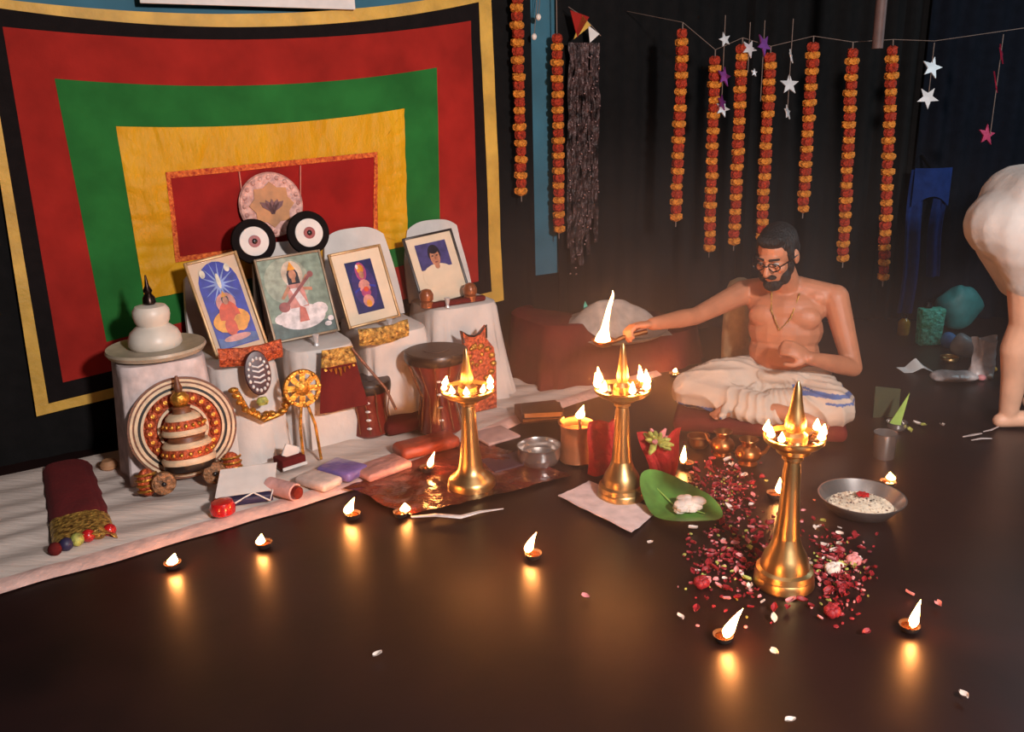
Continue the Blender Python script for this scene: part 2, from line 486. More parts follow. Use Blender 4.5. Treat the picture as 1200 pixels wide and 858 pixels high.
# ------------------------------------------------------------------ draped chairs at the altar
def draped_chair(s, w, zt, n0, n1, back_top, flare, label, backw):
    t = thing('draped_chair', label, 'chair', A(s, 0, 0), RZ, 'white cloth draped chairs against the banner')
    # local: x along wall, y = -n
    def ringpts(v):
        out = []
        K = 56
        for k in range(K):
            a = 2 * PI * k / K
            ca, sa = math.cos(a), math.sin(a)
            ex = 0.45
            x = math.copysign(abs(ca) ** ex, ca) * w / 2
            y = math.copysign(abs(sa) ** ex, sa) * (n1 - n0) / 2
            out.append((x, y, a))
        return out
    vs, fs = [], []
    levels = [0.0, 0.25, 0.5, 0.75, 0.93, 0.985, 1.0]
    K = 56
    for L in levels:
        z = zt * L
        sc = 1.0 + flare * (1 - L) ** 1.3
        if L >= 0.985: sc = 0.96 if L < 1 else 0.86
        for (x, y, a) in ringpts(L):
            fold = 1 + (1 - L) * 0.07 * math.sin(11 * a + s * 9) + (1 - L) * 0.04 * math.sin(19 * a)
            yy = -(n0 + n1) / 2 + y * (sc * fold if y < 0 else 1.0)
            vs.append((x * sc * fold, yy, z + (0.004 * N(x, y, s, 9) if L == 1 else 0)))
    for i in range(len(levels) - 1):
        for k in range(K):
            k2 = (k + 1) % K
            fs.append((i * K + k, i * K + k2, (i + 1) * K + k2, (i + 1) * K + k))
    fs.append(tuple((len(levels) - 1) * K + k for k in range(K)))
    MB().add(vs, fs).build('seat_cover', M_white, t)
    def bk(u, v):
        ang = (u - 0.5) * 2
        ww = backw * (1 - 0.22 * v ** 2)
        zz = zt - 0.02 + (back_top - zt + 0.02) * v * (1 - 0.10 * abs(ang) ** 3)
        nn = n0 + 0.045 - 0.10 * v + 0.01 * math.sin(9 * u + s * 3)
        return Vector((ang * ww / 2, -max(nn, 0.068), zz))
    MB().grid(bk, 16, 10, thick=0.02).build('backrest_cover', M_white, t)
    return t
draped_chair(0.70, 0.27, 0.405, 0.13, 0.57, 0.72, 0.16, 'white cloth draped chair behind the blue and orange picture, leftmost of four', 0.27)
draped_chair(1.02, 0.29, 0.425, 0.13, 0.57, 0.80, 0.14, 'white cloth draped chair behind the picture of a white robed figure', 0.32)
draped_chair(1.36, 0.30, 0.440, 0.13, 0.56, 0.83, 0.16, 'white cloth draped chair behind the purple picture with cream mat', 0.36)
draped_chair(1.76, 0.36, 0.470, 0.09, 0.42, 0.83, 0.36, 'white cloth draped chair behind the portrait, rightmost of four', 0.34)

# ------------------------------------------------------------------ framed pictures
def print_mesh(parent, shapes, w, h, y0, name='print'):
    mb, mats = MB(), []
    for i, (m, pts) in enumerate(shapes):
        if m not in mats: mats.append(m)
        mb.prism([(x * w, z * h) for x, z in pts], 0.0003, c=(0, y0 - 0.00022 * i, 0), m=mats.index(m))
    return mb.build(name, mats, parent, smooth=False)
def pmat(n, c): return mat('ink ' + n, c, 0.4, coat=0.1, spec=.25, vscale=30, var=0.2)
def picture(s, z, w, h, fw, tilt, mf, mm, label, shapes, mx, mz, msz=1.0, yaw=0.0, roll=-0.14, n=0.36):
    t = thing('framed_picture', label, 'picture', A(s, n, z), RZ + yaw, 'framed pictures on the draped chairs', rx=-tilt, ry=roll)
    fb = MB()
    for sx in (-1, 1):
        fb.rbox((sx * (w / 2 - fw / 2), 0, h / 2), (fw, 0.02, h), 0.003)
    fb.rbox((0, 0, fw / 2), (w - 2 * fw + .002, 0.02, fw), 0.003)
    fb.rbox((0, 0, h - fw / 2), (w - 2 * fw + .002, 0.02, fw), 0.003)
    fb.build('frame', mf, t)
    MB().box((0, 0.004, h / 2), (w - fw, 0.006, h - fw)).build('mat_board', mm, t)
    MB().rbox((0, 0.012, h / 2), (w - 0.01, 0.006, h - 0.01), 0.002).build('backing', M_wood, t)
    print_mesh(t, [(m, [(x * mx, mz + zz * msz) for x, zz in p]) for m, p in shapes], w, h, -0.001)
    return t
blue, deep, gold, orn, pink, wht, grn, vio, skn, drk, mag = (pmat('blue', (44, 52, 158)), pmat('deep blue', (30, 30, 92)), pmat('gold', (226, 150, 40)),
    pmat('orange', (206, 74, 36)), pmat('rose', (208, 140, 130)), pmat('white', (226, 214, 214)), pmat('grey green', (132, 148, 132)),
    pmat('violet', (56, 38, 108)), pmat('tan', (190, 130, 100)), pmat('dark', (36, 28, 40)), pmat('magenta', (176, 66, 120)))
arch = [(-.5, -.42), (.5, -.42), (.5, .2)] + circ(.5, 10, 0, .2, 1, .5, 0, PI) + [(-.5, .2)]
rays = []
for k in range(14):
    a = 2 * PI * k / 14
    rays.append((pmat('pale blue', (132, 150, 205)), [(.04 * math.cos(a + .8), .22 + .02 * math.sin(a + .8)), (.46 * math.cos(a), .22 + .24 * math.sin(a)), (.04 * math.cos(a - .8), .22 + .02 * math.sin(a - .8))]))
shape1 = [(blue, arch)] + rays + [
    (pmat('cream', (220, 210, 190)), circ(.07, 12, -.33, .35, 1, .6)), (pmat('cream', 0), circ(.07, 12, .3, .36, 1, .6)),
    (pmat('cream', 0), circ(.05, 10, 0, .25, 1, 1.6)),
    (pink, circ(.24, 16, 0, .02, 1, .45)), (gold, circ(.46, 20, 0, -.16, 1, .26)), (orn, circ(.26, 16, 0, -.12, 1, .62)),
    (drk, circ(.09, 12, 0, .06, 1, .6)), (skn, circ(.066, 12, 0, .045, 1, .62)), (gold, [(-.08, .085), (.08, .085), (.04, .11), (0, .15), (-.04, .11)]), (gold, circ(.17, 12, .2, -.2, 1, .5)), (gold, circ(.15, 12, -.24, -.2, 1, .4)), (orn, circ(.15, 12, -.06, -.22, 1, .6)),
    (pmat('sea', (70, 90, 150)), [(-.48, -.41), (.48, -.41), (.48, -.33), (.2, -.30), (-.2, -.34), (-.48, -.3)]),
    (pink, circ(.34, 14, 0, -.335, 1, .1))]
picture(0.728, 0.413, 0.215, 0.41, 0.012, 0.36, M_framegold, mat('tan mat board', (206, 176, 148), 0.6, var=0.03, coat=0.3),
        'gilt framed picture of an orange robed figure under a radiant blue arch', shape1, 0.74, 0.5, n=0.40)
cream_ = pmat('cream', (220, 210, 190))
shape2 = [(grn, [(-.5, -.49), (.5, -.49), (.5, .49), (-.5, .49)]), (pmat('sage', (160, 168, 150)), circ(.36, 18, -.1, .2, 1, .8)),
    (pmat('slate', (90, 104, 100)), [(-.5, -.49), (.5, -.49), (.5, -.32), (.1, -.38), (-.5, -.27)]),
    (pmat('halo', (206, 186, 166)), circ(.17, 18, 0, .28, 1, .95)),
    (wht, circ(.38, 24, 0, -.26, 1, .40)), (wht, circ(.14, 12, .3, -.2, 1, .6)), (wht, circ(.14, 12, -.3, -.25, 1, .5)), (wht, circ(.12, 12, 0, -.34, 1.6, .6)),
    (pink, [(-.15, -.14), (.15, -.14), (.13, .14), (.06, .2), (-.06, .2), (-.13, .14)]), (wht, [(-.12, .17), (-.03, .2), (.14, -.12), (.02, -.14)]),
    (drk, [(-.10, .10), (.10, .10), (.09, .28), (.05, .345), (-.05, .345), (-.09, .28)]), (skn, [(-.03, .17), (.03, .17), (.03, .23), (-.03, .23)]),
    (skn, circ(.06, 14, 0, .27, 1, 1.0)), (gold, [(-.065, .325), (.065, .325), (.04, .37), (0, .43), (-.04, .37)]), (pink, [(-.10, .15), (.10, .15), (.08, .10), (-.08, .10)]),
    (skn, [(.09, .14), (.14, .12), (.25, .22), (.21, .25)]), (skn, [(-.09, .14), (-.14, .12), (-.26, .0), (-.22, -.02), (-.10, .08)]), (skn, [(.1, .1), (.14, .06), (.26, .04), (.26, .08)]),
    (pmat('old wood', (150, 86, 84)), [(-.27, -.12), (-.23, -.14), (.31, .24), (.28, .27)]), (pmat('old wood', 0), circ(.09, 12, -.24, -.11, 1, .7)), (pmat('old wood', 0), circ(.05, 10, .28, .24, 1, .8)),
    (pmat('brick', (196, 110, 96)), [(-.06, -.32), (.1, -.32), (.08, -.16), (0, -.12)]), (wht, circ(.06, 10, .38, -.4, 1, .5)), (wht, circ(.05, 10, .44, -.34, 1, .7))]
picture(1.0, 0.435, 0.285, 0.36, 0.010, 0.36, mat('grey gilt wood', (150, 128, 104), 0.4, 0.2), grn,
        'framed picture of a white robed figure with a string instrument on grey green ground', shape2, 0.93, 0.5, 0.96, roll=-.05, n=0.40)
shape3 = [(deep, [(-.5, -.49), (.5, -.49), (.5, .49), (-.5, .49)]), (vio, circ(.44, 16, 0, 0, 1, .9)), (mag, circ(.2, 14, 0, .28, 1, .9)),
    (pink, circ(.22, 14, 0, .0, 1, .6)), (mag, circ(.18, 14, 0, -.12, 1, .5)), (gold, circ(.13, 12, 0, .33, 1, .7)), (skn, circ(.09, 12, 0, .22, 1, .8)),
    (orn, circ(.1, 12, .03, -.06, 1, .5)), (pink, circ(.2, 12, 0, -.28, 1, .6)), (gold, circ(.1, 12, 0, -.33, 1, .7)), (wht, circ(.05, 10, -.1, .38, 1, .9)),
    (blue, [(-.4, -.06), (-.18, .0), (-.18, -.04), (-.4, -.1)]), (blue, [(.4, -.02), (.18, .02), (.18, -.02), (.4, -.06)])]
picture(1.305, 0.452, 0.245, 0.335, 0.011, 0.36, M_framegold, M_matboard,
        'framed purple picture of a pink figure inside a wide cream mat', shape3, 0.50, 0.5, 0.70, roll=-.09, n=0.40)
shape4 = [(pmat('dusk', (70, 64, 118)), [(-.5, .0), (.5, .0), (.5, .4), (-.5, .4)]), (M_matboard, circ(.52, 20, 0, -.12, 1, .36)),
    (drk, circ(.2, 18, .03, .22, 1, .72)), (skn, circ(.155, 18, .03, .165, 1, .88)), (skn, circ(.08, 12, .03, .03, 1, .6)),
    (drk, circ(.04, 8, -.04, .19, 1, .25)), (drk, circ(.04, 8, .1, .19, 1, .25)), (pmat('lip', (130, 70, 66)), circ(.05, 8, .03, .09, 1, .25)),
    (pmat('nose', (160, 104, 82)), circ(.018, 8, .03, .145, 1, 1.6)), (drk, circ(.17, 14, .03, .285, 1, .38))]
picture(1.705, 0.475, 0.255, 0.335, 0.010, 0.38, M_frameblack, M_matboard,
        'black framed portrait photograph of a dark haired person in a cream shirt', shape4, 0.62, 0.5, 0.92, roll=-.10, n=0.31)

# eye-like discs on sticks above the second picture
for (px, py, lab) in ((297, 283, 'black disc with white ring and red centre on a stick, left of the pair'),
                      (361, 273, 'black disc with white ring and red centre on a stick, right of the pair')):
    c = W(px, py, 0.22)
    t = thing('ritual_disc', lab, 'ornament', c, RZ, 'pair of ringed discs above the pictures', rx=-0.15)
    MB().lathe([(0.090, -.012), (0.094, 0), (0.090, 0.012), (0.064, 0.014)], M=RX90, seg=40).build('rim', M_banner_black, t)
    MB().lathe([(0.062, 0.010), (0.060, 0.018), (0.026, 0.019)], M=RX90, seg=36).build('white_ring', M_paper, t)
    MB().lathe([(0.026, 0.012), (0.025, 0.023), (0.015, 0.023)], M=RX90, seg=24).build('red_ring', mat('brick lacquer', (140, 44, 38), 0.4), t)
    MB().ell((0, -0.022, 0), (0.012, 0.006, 0.012), seg=12, rings=6).build('pupil', M_blacklac, t)
    MB().tube([(-0.01, 0.0, -0.085), (-0.012, -0.0, -0.2), (-0.012, -0.0, -c.z + 0.432)], 0.008, 8).build('stick', M_blacklac, t)

# ------------------------------------------------------------------ stool with platter and pot (left)
ps, pn = 0.40, 0.445
st = thing('draped_stool', 'low stool draped in white cloth under the stone platter at the left', 'stool', A(ps, pn, 0), RZ)
vs, fs = [], []
K = 60
for L in (0, .3, .6, .9, .985, 1.0):
    for k in range(K):
        a = 2 * PI * k / K
        ca, sa = math.cos(a), math.sin(a)
        sc = (1.10 - 0.14 * L) * (0.97 if L == 1.0 else 1) * (1 + (1 - L) * 0.05 * math.sin(9 * a) + (1 - L) * 0.03 * math.sin(17 * a + 1))
        vs.append((math.copysign(abs(ca) ** .5, ca) * 0.165 * sc, math.copysign(abs(sa) ** .5, sa) * 0.165 * sc, 0.475 * L))
for i in range(5):
    for k in range(K): fs.append((i * K + k, i * K + (k + 1) % K, (i + 1) * K + (k + 1) % K, (i + 1) * K + k))
fs.append(tuple(5 * K + k for k in range(K)))
MB().add(vs, fs).build('cloth_cover', mat('mauve white cloth', (208, 190, 186), 0.85, bump=0.2, bscale=16), st)
solo('stone_platter', MB().lathe([(0.13, 0), (0.172, 0.008), (0.182, 0.024), (0.178, 0.034), (0.165, 0.030), (0.06, 0.026)], seg=48), M_platter,
     'round pale stone platter on the draped stool under the white pot', 'platter', A(ps, pn + .0, 0.478), RZ)
pot = thing('stone_pot', 'white double bellied stone pot with a dark finial on the platter', 'pot', A(ps + 0.0, pn, 0.506), RZ)
MB().lathe([(0.088, 0), (0.097, 0.012), (0.096, 0.035), (0.086, 0.06), (0.066, 0.078), (0.055, 0.086), (0.062, 0.10), (0.067, 0.122), (0.066, 0.142), (0.055, 0.158), (0.03, 0.164)], seg=40).build('body', M_marble, pot)
MB().lathe([(0.016, 0.16), (0.024, 0.17), (0.022, 0.19), (0.012, 0.205), (0.017, 0.216), (0.008, 0.235), (0.003, 0.275)], seg=20).build('finial', M_darkmetal, pot)

# ------------------------------------------------------------------ ornate headdress
hd = thing('dance_headdress', 'round carved dance headdress with red and gold halo leaning on the draped stool', 'headdress', A(0.425, 0.675, 0.018), RZ - 0.05, rx=-0.16)
cz = 0.215
def flatring(r0, r1, y0, y1, m, name, seg=64):
    MB().lathe([(r0, -y1), (r0, y0), (r1, y0), (r1, -y1)], c=(0, 0, cz), M=RX90, seg=seg, cap=False).build(name, m, hd)
MB().lathe([(0.176, -.012), (0.18, 0.0), (0.05, 0.001)], c=(0, 0.004, cz), M=RX90, seg=64).build('halo_board', M_redgold, hd)
flatring(0.184, 0.192, 0.008, .012, M_wood, 'outer_rim')
flatring(0.175, 0.184, 0.013, .010, M_cream, 'cream_ring')
flatring(0.168, 0.175, 0.008, .010, M_wood, 'brown_ring')
flatring(0.157, 0.168, 0.012, .010, M_cream, 'cream_ring')
flatring(0.147, 0.157, 0.006, .010, M_blacklac, 'black_ring')
flatring(0.138, 0.147, 0.012, .010, M_cream, 'cream_ring')
bm_ = MB().ell((0, 0, 0), (0.018, 0.010, 0.020), seg=10, rings=6).mesh('boss', M_redgold)
bk_ = MB().lathe([(0.0075, 0), (0.0075, 0.004), (0.003, 0.005)], c=(0, -0.009, 0), M=RX90, seg=10).mesh('boss_centre', M_gold)
for k in range(22):
    a = 2 * PI * k / 22
    o = link('boss', bm_, hd)
    o.location = (0.116 * math.cos(a), -0.008, cz + 0.116 * math.sin(a))
    link('boss_centre', bk_, o)
flatring(0.080, 0.090, 0.012, .010, M_cream, 'cream_ring')
# crown in front of the halo
cr = [('crown_band', [(0.088, 0.075), (0.092, 0.085), (0.092, 0.10)], M_blacklac), ('crown_tier', [(0.094, 0.10), (0.096, 0.112), (0.090, 0.122)], M_cream),
      ('crown_tier', [(0.086, 0.122), (0.090, 0.14), (0.084, 0.158)], M_redgold), ('crown_tier', [(0.086, 0.158), (0.088, 0.166), (0.078, 0.178)], M_cream),
      ('crown_tier', [(0.066, 0.178), (0.062, 0.195), (0.070, 0.205)], M_wood), ('crown_tier', [(0.080, 0.205), (0.083, 0.213), (0.076, 0.225)], M_cream),
      ('crown_tier', [(0.074, 0.225), (0.074, 0.24), (0.062, 0.258)], M_redgold), ('crown_tier', [(0.063, 0.258), (0.06, 0.268), (0.046, 0.28)], M_cream),
      ('crown_tier', [(0.034, 0.28), (0.030, 0.295), (0.034, 0.305)], M_wood), ('crown_knob', [(0.022, 0.305), (0.034, 0.325), (0.033, 0.342), (0.018, 0.358)], M_gold),
      ('crown_tip', [(0.012, 0.358), (0.016, 0.372), (0.010, 0.39), (0.005, 0.418)], M_wood)]
for nm, pr, m in cr:
    MB().lathe(pr, c=(0.0, -0.055, 0.0), seg=32).build(nm, m, hd)
for k in range(9):
    a = PI + PI * (k + .5) / 9
    for zz, rr, nm in ((0.14, 0.089, 'crown_stud'), (0.24, 0.073, 'crown_stud')):
        MB().ell((rr * math.cos(a), -0.055 + rr * math.sin(a), zz), 0.008, seg=8, rings=5).build(nm, M_gold, hd)
for sx in (-1, 1):
    MB().lathe([(0.040, -.014), (0.044, 0), (0.040, 0.014), (0.028, 0.018), (0.008, 0.022)], c=(sx * 0.088 - .015, -0.10, 0.045), M=RX90, seg=28).build(
        'ear_disc', mat('carved tan', (150, 104, 68), 0.5, 0.2, vscale=60, var=0.4, bump=0.6, bscale=70), hd)
    MB().ell((sx * 0.088 - .015, -0.124, 0.045), (0.009, 0.006, 0.009), seg=10, rings=6).build('ear_stud', M_blacklac, hd)
    MB().ell((sx * 0.15 - .005, -0.055, 0.050), (0.034, 0.026, 0.052), seg=16, rings=10).build('ear_boss', M_redgold, hd)
    for zz in (-.028, -.008, .012, .032):
        MB().tube([(sx * 0.15 - .005 + 0.034 * math.cos(q), -0.057 + .028 * math.sin(q), 0.05 + zz) for q in [PI + PI * j / 8 for j in range(9)]], 0.005, 6).build('gold_band', M_gold, hd)
    MB().lathe([(0.014, 0), (0.018, .02), (0.006, 0.05)], c=(sx * 0.075, -0.07, 0.085), seg=12).build('ear_finial', M_cream, hd)
solo('round_block', MB().lathe([(0.02, 0), (0.032, 0.01), (0.034, 0.025), (0.022, 0.04)], seg=18), mat('tan wood', (176, 128, 92), 0.5),
     'small tan rounded block at the back mat edge left of the draped stool', 'block', G(128, 548, 0.02) + Vector((0, 0, -0.008)))

# ------------------------------------------------------------------ floor mat, runner
def front_n(s):
    k = [(-1.2, 1.19), (-.6, 1.165), (0.3, 1.11), (0.9, 1.05), (1.2, 1.02), (1.45, .92), (1.8, .80), (2.2, .72), (2.75, .62)]
    for (a, b), (c, d) in zip(k, k[1:]):
        if a <= s <= c: return b + (d - b) * (s - a) / (c - a)
    return k[-1][1]
mt = thing('floor_mat', 'long white cloth mat with pinkish hem spread on the floor before the altar', 'mat', (0, 0, 0))
def matz(s, n):
    return 0.008 + 0.007 * (1 + math.sin(n * 40 + 3.5 * N(s, n, 0, 2) + s * 2)) * (.5 + .8 * abs(N(s, n, 9, 1.3))) + 0.005 * max(0, N(s * .7, n * 3, 5, 3))
MB().grid(lambda u, v: A(-1.2 + 3.95 * u, 0.16 + (front_n(-1.2 + 3.95 * u) - 0.07 - 0.16) * (1 - v), matz(-1.2 + 3.95 * u, 0.16 + (front_n(-1.2 + 3.95 * u) - .23) * (1 - v))), 150, 50).build('cloth', M_mat, mt)
def hemf(u, v):
    s = -1.2 + 3.95 * u
    n = front_n(s) - 0.072 + (0.075 + 0.012 * N(s, 0, 0, 5)) * (1 - v)
    return A(s, n, (0.013 + 0.004 * N(s, n, 1, 12)) * v + 0.004 + 0.006 * math.sin(PI * v) * (1 + N(s, 0, 3, 6)))
MB().grid(hemf, 180, 6).build('hem', M_mathem, mt)

rn = thing('maroon_runner', 'maroon folded cloth with gold brocade end and pompoms on the white mat', 'cloth', (0, 0, 0))
r0, r1, r2, r3 = [SN(G(*p, 0.02)) for p in ((50, 553), (102, 543), (134, 632), (62, 645))]
def rpt(u, v, z):
    s = (r0[0] * (1 - u) + r1[0] * u) * (1 - v) + (r3[0] * (1 - u) + r2[0] * u) * v
    n = (r0[1] * (1 - u) + r1[1] * u) * (1 - v) + (r3[1] * (1 - u) + r2[1] * u) * v
    return A(s, n, z + 0.004 * N(u * 3, v * 5, 2) + 0.006 * math.sin(PI * u))
MB().grid(lambda u, v: rpt(u, 1 - (v * 0.78 + .22), 0.045 - 0.025 * (abs(2 * u - 1) ** 8)), 12, 20, thick=0.02).build('velvet', M_runner, rn)
MB().grid(lambda u, v: rpt(u, 1 - (v * 0.26), 0.049 + 0.004 * N(u * 20, v * 20) - 0.02 * (abs(2 * u - 1) ** 8)), 18, 8, thick=0.014).build('brocade_end', M_goldcloth, rn)
for k, m in enumerate((M_maroon, M_navy, M_stemgreen, M_redgloss, M_goldcloth, M_redgloss)):
    MB().ell(rpt(0.04 + k * 0.185, 1.04 - .02 * k, 0.036), 0.022, seg=10, rings=7).build('pompom', m, rn)

# ------------------------------------------------------------------ things on the mat
def onmat(u, v, h=0.0): return G(u, v, 0.022 + h)
c = onmat(288, 580)
cd = thing('tented_card', 'white folded card propped over a navy booklet with white cord', 'card', c, RZ - .25)
MB().grid(lambda u, v: Vector((-.10 + .2 * u + .02 * v, -0.065 + .13 * v, 0.034 + 0.050 * v)), 6, 4, thick=0.003).build('white_card', M_paper, cd)
MB().rbox((0.0, -.01, 0.013), (0.19, 0.15, 0.026), 0.004).build('navy_booklet', M_navy, cd)
MB().prism([(-.085, .0), (.10, .0), (.10, .076), (-.06, .076)], 0.004, c=(0.01, 0.062, 0)).build('prop_flap', M_paper, cd)
MB().tube([(-.098, -.066, .036), (-.04, -.092, .012), (0.03, -.07, .036), (.085, -.10, .010), (.098, -.066, .036)], 0.0035, 6).build('cord', M_paper, cd)
solo('red_box', MB().lathe([(0.03, 0), (0.042, 0.01), (0.044, 0.03), (0.036, 0.05), (0.02, 0.056)], seg=20), M_redgloss, 'small round glossy red box left of the white folded card', 'box', onmat(262, 603))
# rolled and flat bundles
b = thing('rolled_towel', 'pink rolled towel with a red end beside the white card', 'towel', onmat(343, 585), RZ + 0.5)
MB().lathe([(0.024, -.0), (0.031, 0.004), (0.031, 0.13), (0.024, 0.135)], c=(0, -0.02, 0.031), M=Matrix.Rotation(-PI / 2, 3, 'X'), seg=20).build('roll', M_pinkcloth, b)
MB().lathe([(0.022, -.012), (0.026, 0.0), (0.026, 0.004)], c=(0, -0.022, 0.031), M=Matrix.Rotation(-PI / 2, 3, 'X'), seg=16).build('red_end', M_darkred, b)
def packet(name, u, v, d, rz, m, lab, cat, h=0.0):
    mb = MB().rbox((0, 0, d[2] / 2), d, min(d) * 0.42, seg=3)
    mb.v = [(x, y, z + 0.004 * N(x * 20, y * 20, 7) * (1 if z > d[2] * .4 else 0)) for x, y, z in mb.v]
    return solo(name, mb, m, lab, cat, onmat(u, v, h), rz)
packet('cloth_packet', 374, 568, (0.10, 0.16, 0.035), RZ + .45, mat('cream packet', (210, 188, 178), .6, bump=.3, bscale=30), 'cream folded cloth packet between the pink towel and lavender packet', 'packet')
packet('plastic_packet', 402, 556, (0.12, 0.17, 0.04), RZ + .5, M_purple, 'shiny lavender packet lying on the mat front', 'packet')
packet('paper_bundle', 448, 552, (0.20, 0.13, 0.03), RZ + .2, mat('pinkish wrap', (196, 140, 130), .35, vscale=10, var=.2, bump=.8, bscale=18), 'crumpled pinkish wrap between lavender packet and brass lamp', 'wrapper')
bx = thing('small_casket', 'small open maroon and white box behind the pink towel', 'box', onmat(340, 545), RZ + .2)
MB().rbox((0, 0, 0.02), (0.10, 0.08, 0.04), 0.004).build('tray', M_maroon, bx)
MB().rbox((0.01, 0.0, 0.055), (0.07, 0.012, 0.05), 0.004, Matrix.Rotation(0.5, 3, 'Y')).build('lid', M_paper, bx)
MB().box((0, -0.042, 0.008), (0.104, 0.004, 0.012)).build('white_edge', M_paper, bx)
# golden belt of leaves
gb = thing('gold_belt', 'golden leaf and bead belt hanging across the front of the leftmost draped chair', 'ornament', (0, 0, 0))
gp = [W(*p, .655) for p in ((277, 460), (290, 482), (310, 492), (330, 484), (345, 464))]
MB().tube(gp, 0.012, 8).build('cord', M_gold, gb)
for i in range(13):
    t = i / 12 * (len(gp) - 1)
    k = min(int(t), len(gp) - 2)
    p = gp[k].lerp(gp[k + 1], t - k)
    MB().ell(p + Vector((random.uniform(-.015, .015), random.uniform(-.02, .01), 0.014)), (0.014, 0.02, 0.012), Matrix.Rotation(random.uniform(0, 3), 3, 'Z'), 8, 6).build('leaf_bead', M_gold, gb)
# ornamental breast piece on chair 1
p = W(302, 437, 0.66)
bp = thing('breast_ornament', 'dark oval breast ornament with silver beads leaning on the leftmost draped chair', 'ornament', p, RZ, rx=-.2)
MB().lathe([(0.066, -.008), (0.07, 0), (0.066, 0.01), (0.05, 0.012)], M=RX90, seg=32, sy=1.0).build('plate', mat('dark plum', (66, 26, 32), 0.4), bp)
bp.children[0].scale = (0.72, 1, 1.25)
for k in range(16):
    a = 2 * PI * k / 16
    MB().ell((0.038 * math.cos(a), -0.013, 0.062 * math.sin(a) - 0.005), (0.006, 0.005, 0.008), seg=8, rings=5).build('bead', M_silverfoil if k % 3 else M_paper, bp)
for z in (-.03, -.01, .012, .03):
    MB().tube([(-0.022, -.014, z), (0, -.019, z - .008), (0.022, -.014, z)], 0.004, 6).build('silver_bar', M_silverfoil, bp)
MB().lathe([(0.018, 0), (0.024, 0.012), (0.016, 0.03)], c=(0.0, 0, -0.125), seg=14).build('tassel', M_stemgreen, bp)
# red cloth bands over the seat edges
for (pa, pb, n_, m, lab, dz) in (((256, 420), (330, 408), .60, M_redgold, 'orange red cloth band over the front edge of the leftmost draped chair', .035),
                              ((420, 396), (478, 384), .60, M_goldcloth, 'yellow gold cloth band over the front edge of the third draped chair', .035)):
    a_, b_ = W(*pa, n_), W(*pb, n_)
    solo('cloth_band', MB().grid(lambda u, v: a_.lerp(b_, u) + Vector((0, 0, -dz + 2 * dz * v - .012 * math.sin(PI * u))) + (A(0, .02) - A(0, 0)) * (math.sin(PI * v) * .5 + .2 * math.sin(20 * u)), 20, 6, thick=0.006), m, lab, 'cloth')
p = A(1.72, 0.37, 0.472)
solo('cloth_band', MB().rbox((0, 0, 0.013), (0.30, 0.035, 0.026), 0.010, seg=3), M_maroon, 'red cloth roll lying before the portrait on the rightmost draped chair', 'cloth', p, RZ)
# silver cups before the pictures
for (s, n_, z, lab) in ((.70, .515, .407, 'tiny silver cup before the blue arch picture'), (1.00, .515, .427, 'tiny silver cup before the white robed figure picture'), (1.33, .505, .442, 'tiny silver cup before the purple picture'), (1.66, .40, .472, 'tiny silver cup before the portrait photograph')):
    solo('silver_cup', MB().lathe([(0.012, 0), (0.007, 0.012), (0.009, 0.02), (0.014, 0.045), (0.011, 0.044)], seg=14), M_silverfoil, lab, 'cup', A(s, n_, z), RZ, 'silver cups before the pictures')
# turned wooden knobs by the portrait
for (u, v, lab) in ((500, 352, 'turned brown wooden bangle holder left of the portrait'), (551, 346, 'turned brown wooden bangle holder right of the portrait')):
    q = W(u, v, 0.36)
    solo('wooden_holder', MB().lathe([(0.022, 0), (0.030, 0.006), (0.030, 0.03), (0.024, 0.034), (0.031, 0.04), (0.033, 0.065), (0.022, 0.085), (0.008, 0.09)], seg=20), mat('polished red wood', (150, 84, 48), .3, .2, coat=.4), lab, 'holder', Vector((q.x, q.y, 0.472)))
# golden sun disc on legs
p = W(354, 455, 0.70)
sd = thing('gold_disc', 'golden pierced round disc standing on two thin legs', 'ornament', p, RZ, rx=-.1)
MB().lathe([(0.060, -.005), (0.072, -.005), (0.076, 0), (0.072, 0.008), (0.060, 0.008)], M=RX90, seg=36, cap=False).build('rim', M_gold, sd)
MB().lathe([(0.030, -.004), (0.030, 0.006), (0.015, 0.014), (0.005, 0.016)], M=RX90, seg=24).build('hub', M_gold, sd)
for k in range(8):
    a = 2 * PI * k / 8
    MB().prism([(.024, -.012), (.064, -.020), (.064, .004), (.024, .008)], 0.008, Matrix.Rotation(a, 3, 'Y')).build('spoke', M_gold, sd)
    MB().ell((0.068 * math.cos(a), -0.009, 0.068 * math.sin(a)), (0.009, 0.006, 0.009), seg=8, rings=5).build('stud', M_gold, sd)
for sx in (-1, 1):
    MB().tube([(sx * 0.012, 0, -0.068), (sx * 0.03, -0.01, -0.15), (sx * .035, -.014, 0.02 - p.z)], 0.006, 8).build('leg', M_gold, sd)
# maroon costume bodice
p = W(398, 440, 0.645)
bd = thing('costume_bodice', 'maroon costume bodice with gold collar hung before the white draped chairs', 'costume', p, RZ, rx=-.12)
def bod(u, v):
    w = 0.062 * (1 + .65 * (1 - v))
    return Vector(((2 * u - 1) * w, -0.012 * math.cos((2 * u - 1) * 1.4) - .006 * math.sin(8 * u), -0.14 + 0.25 * v))
MB().grid(bod, 18, 14, thick=0.012).build('bodice', M_maroon, bd)
MB().grid(lambda u, v: bod(u, .72 + .28 * v) + Vector((0, -.006, 0.004)), 14, 5, thick=.004).build('gold_collar', M_goldcloth, bd)
for k in range(7):
    u = .1 + .8 * k / 6
    q = bod(u, .70)
    MB().tube([q + Vector((0, -.008, 0)), q + Vector((0, -.010, -.035 + .012 * abs(k - 3)))], [.007, .002], 6).build('fringe', M_gold, bd)
rp = [W(412, 408, .66), W(432, 432, .68), W(452, 455, .72), W(464, 480, .74)]
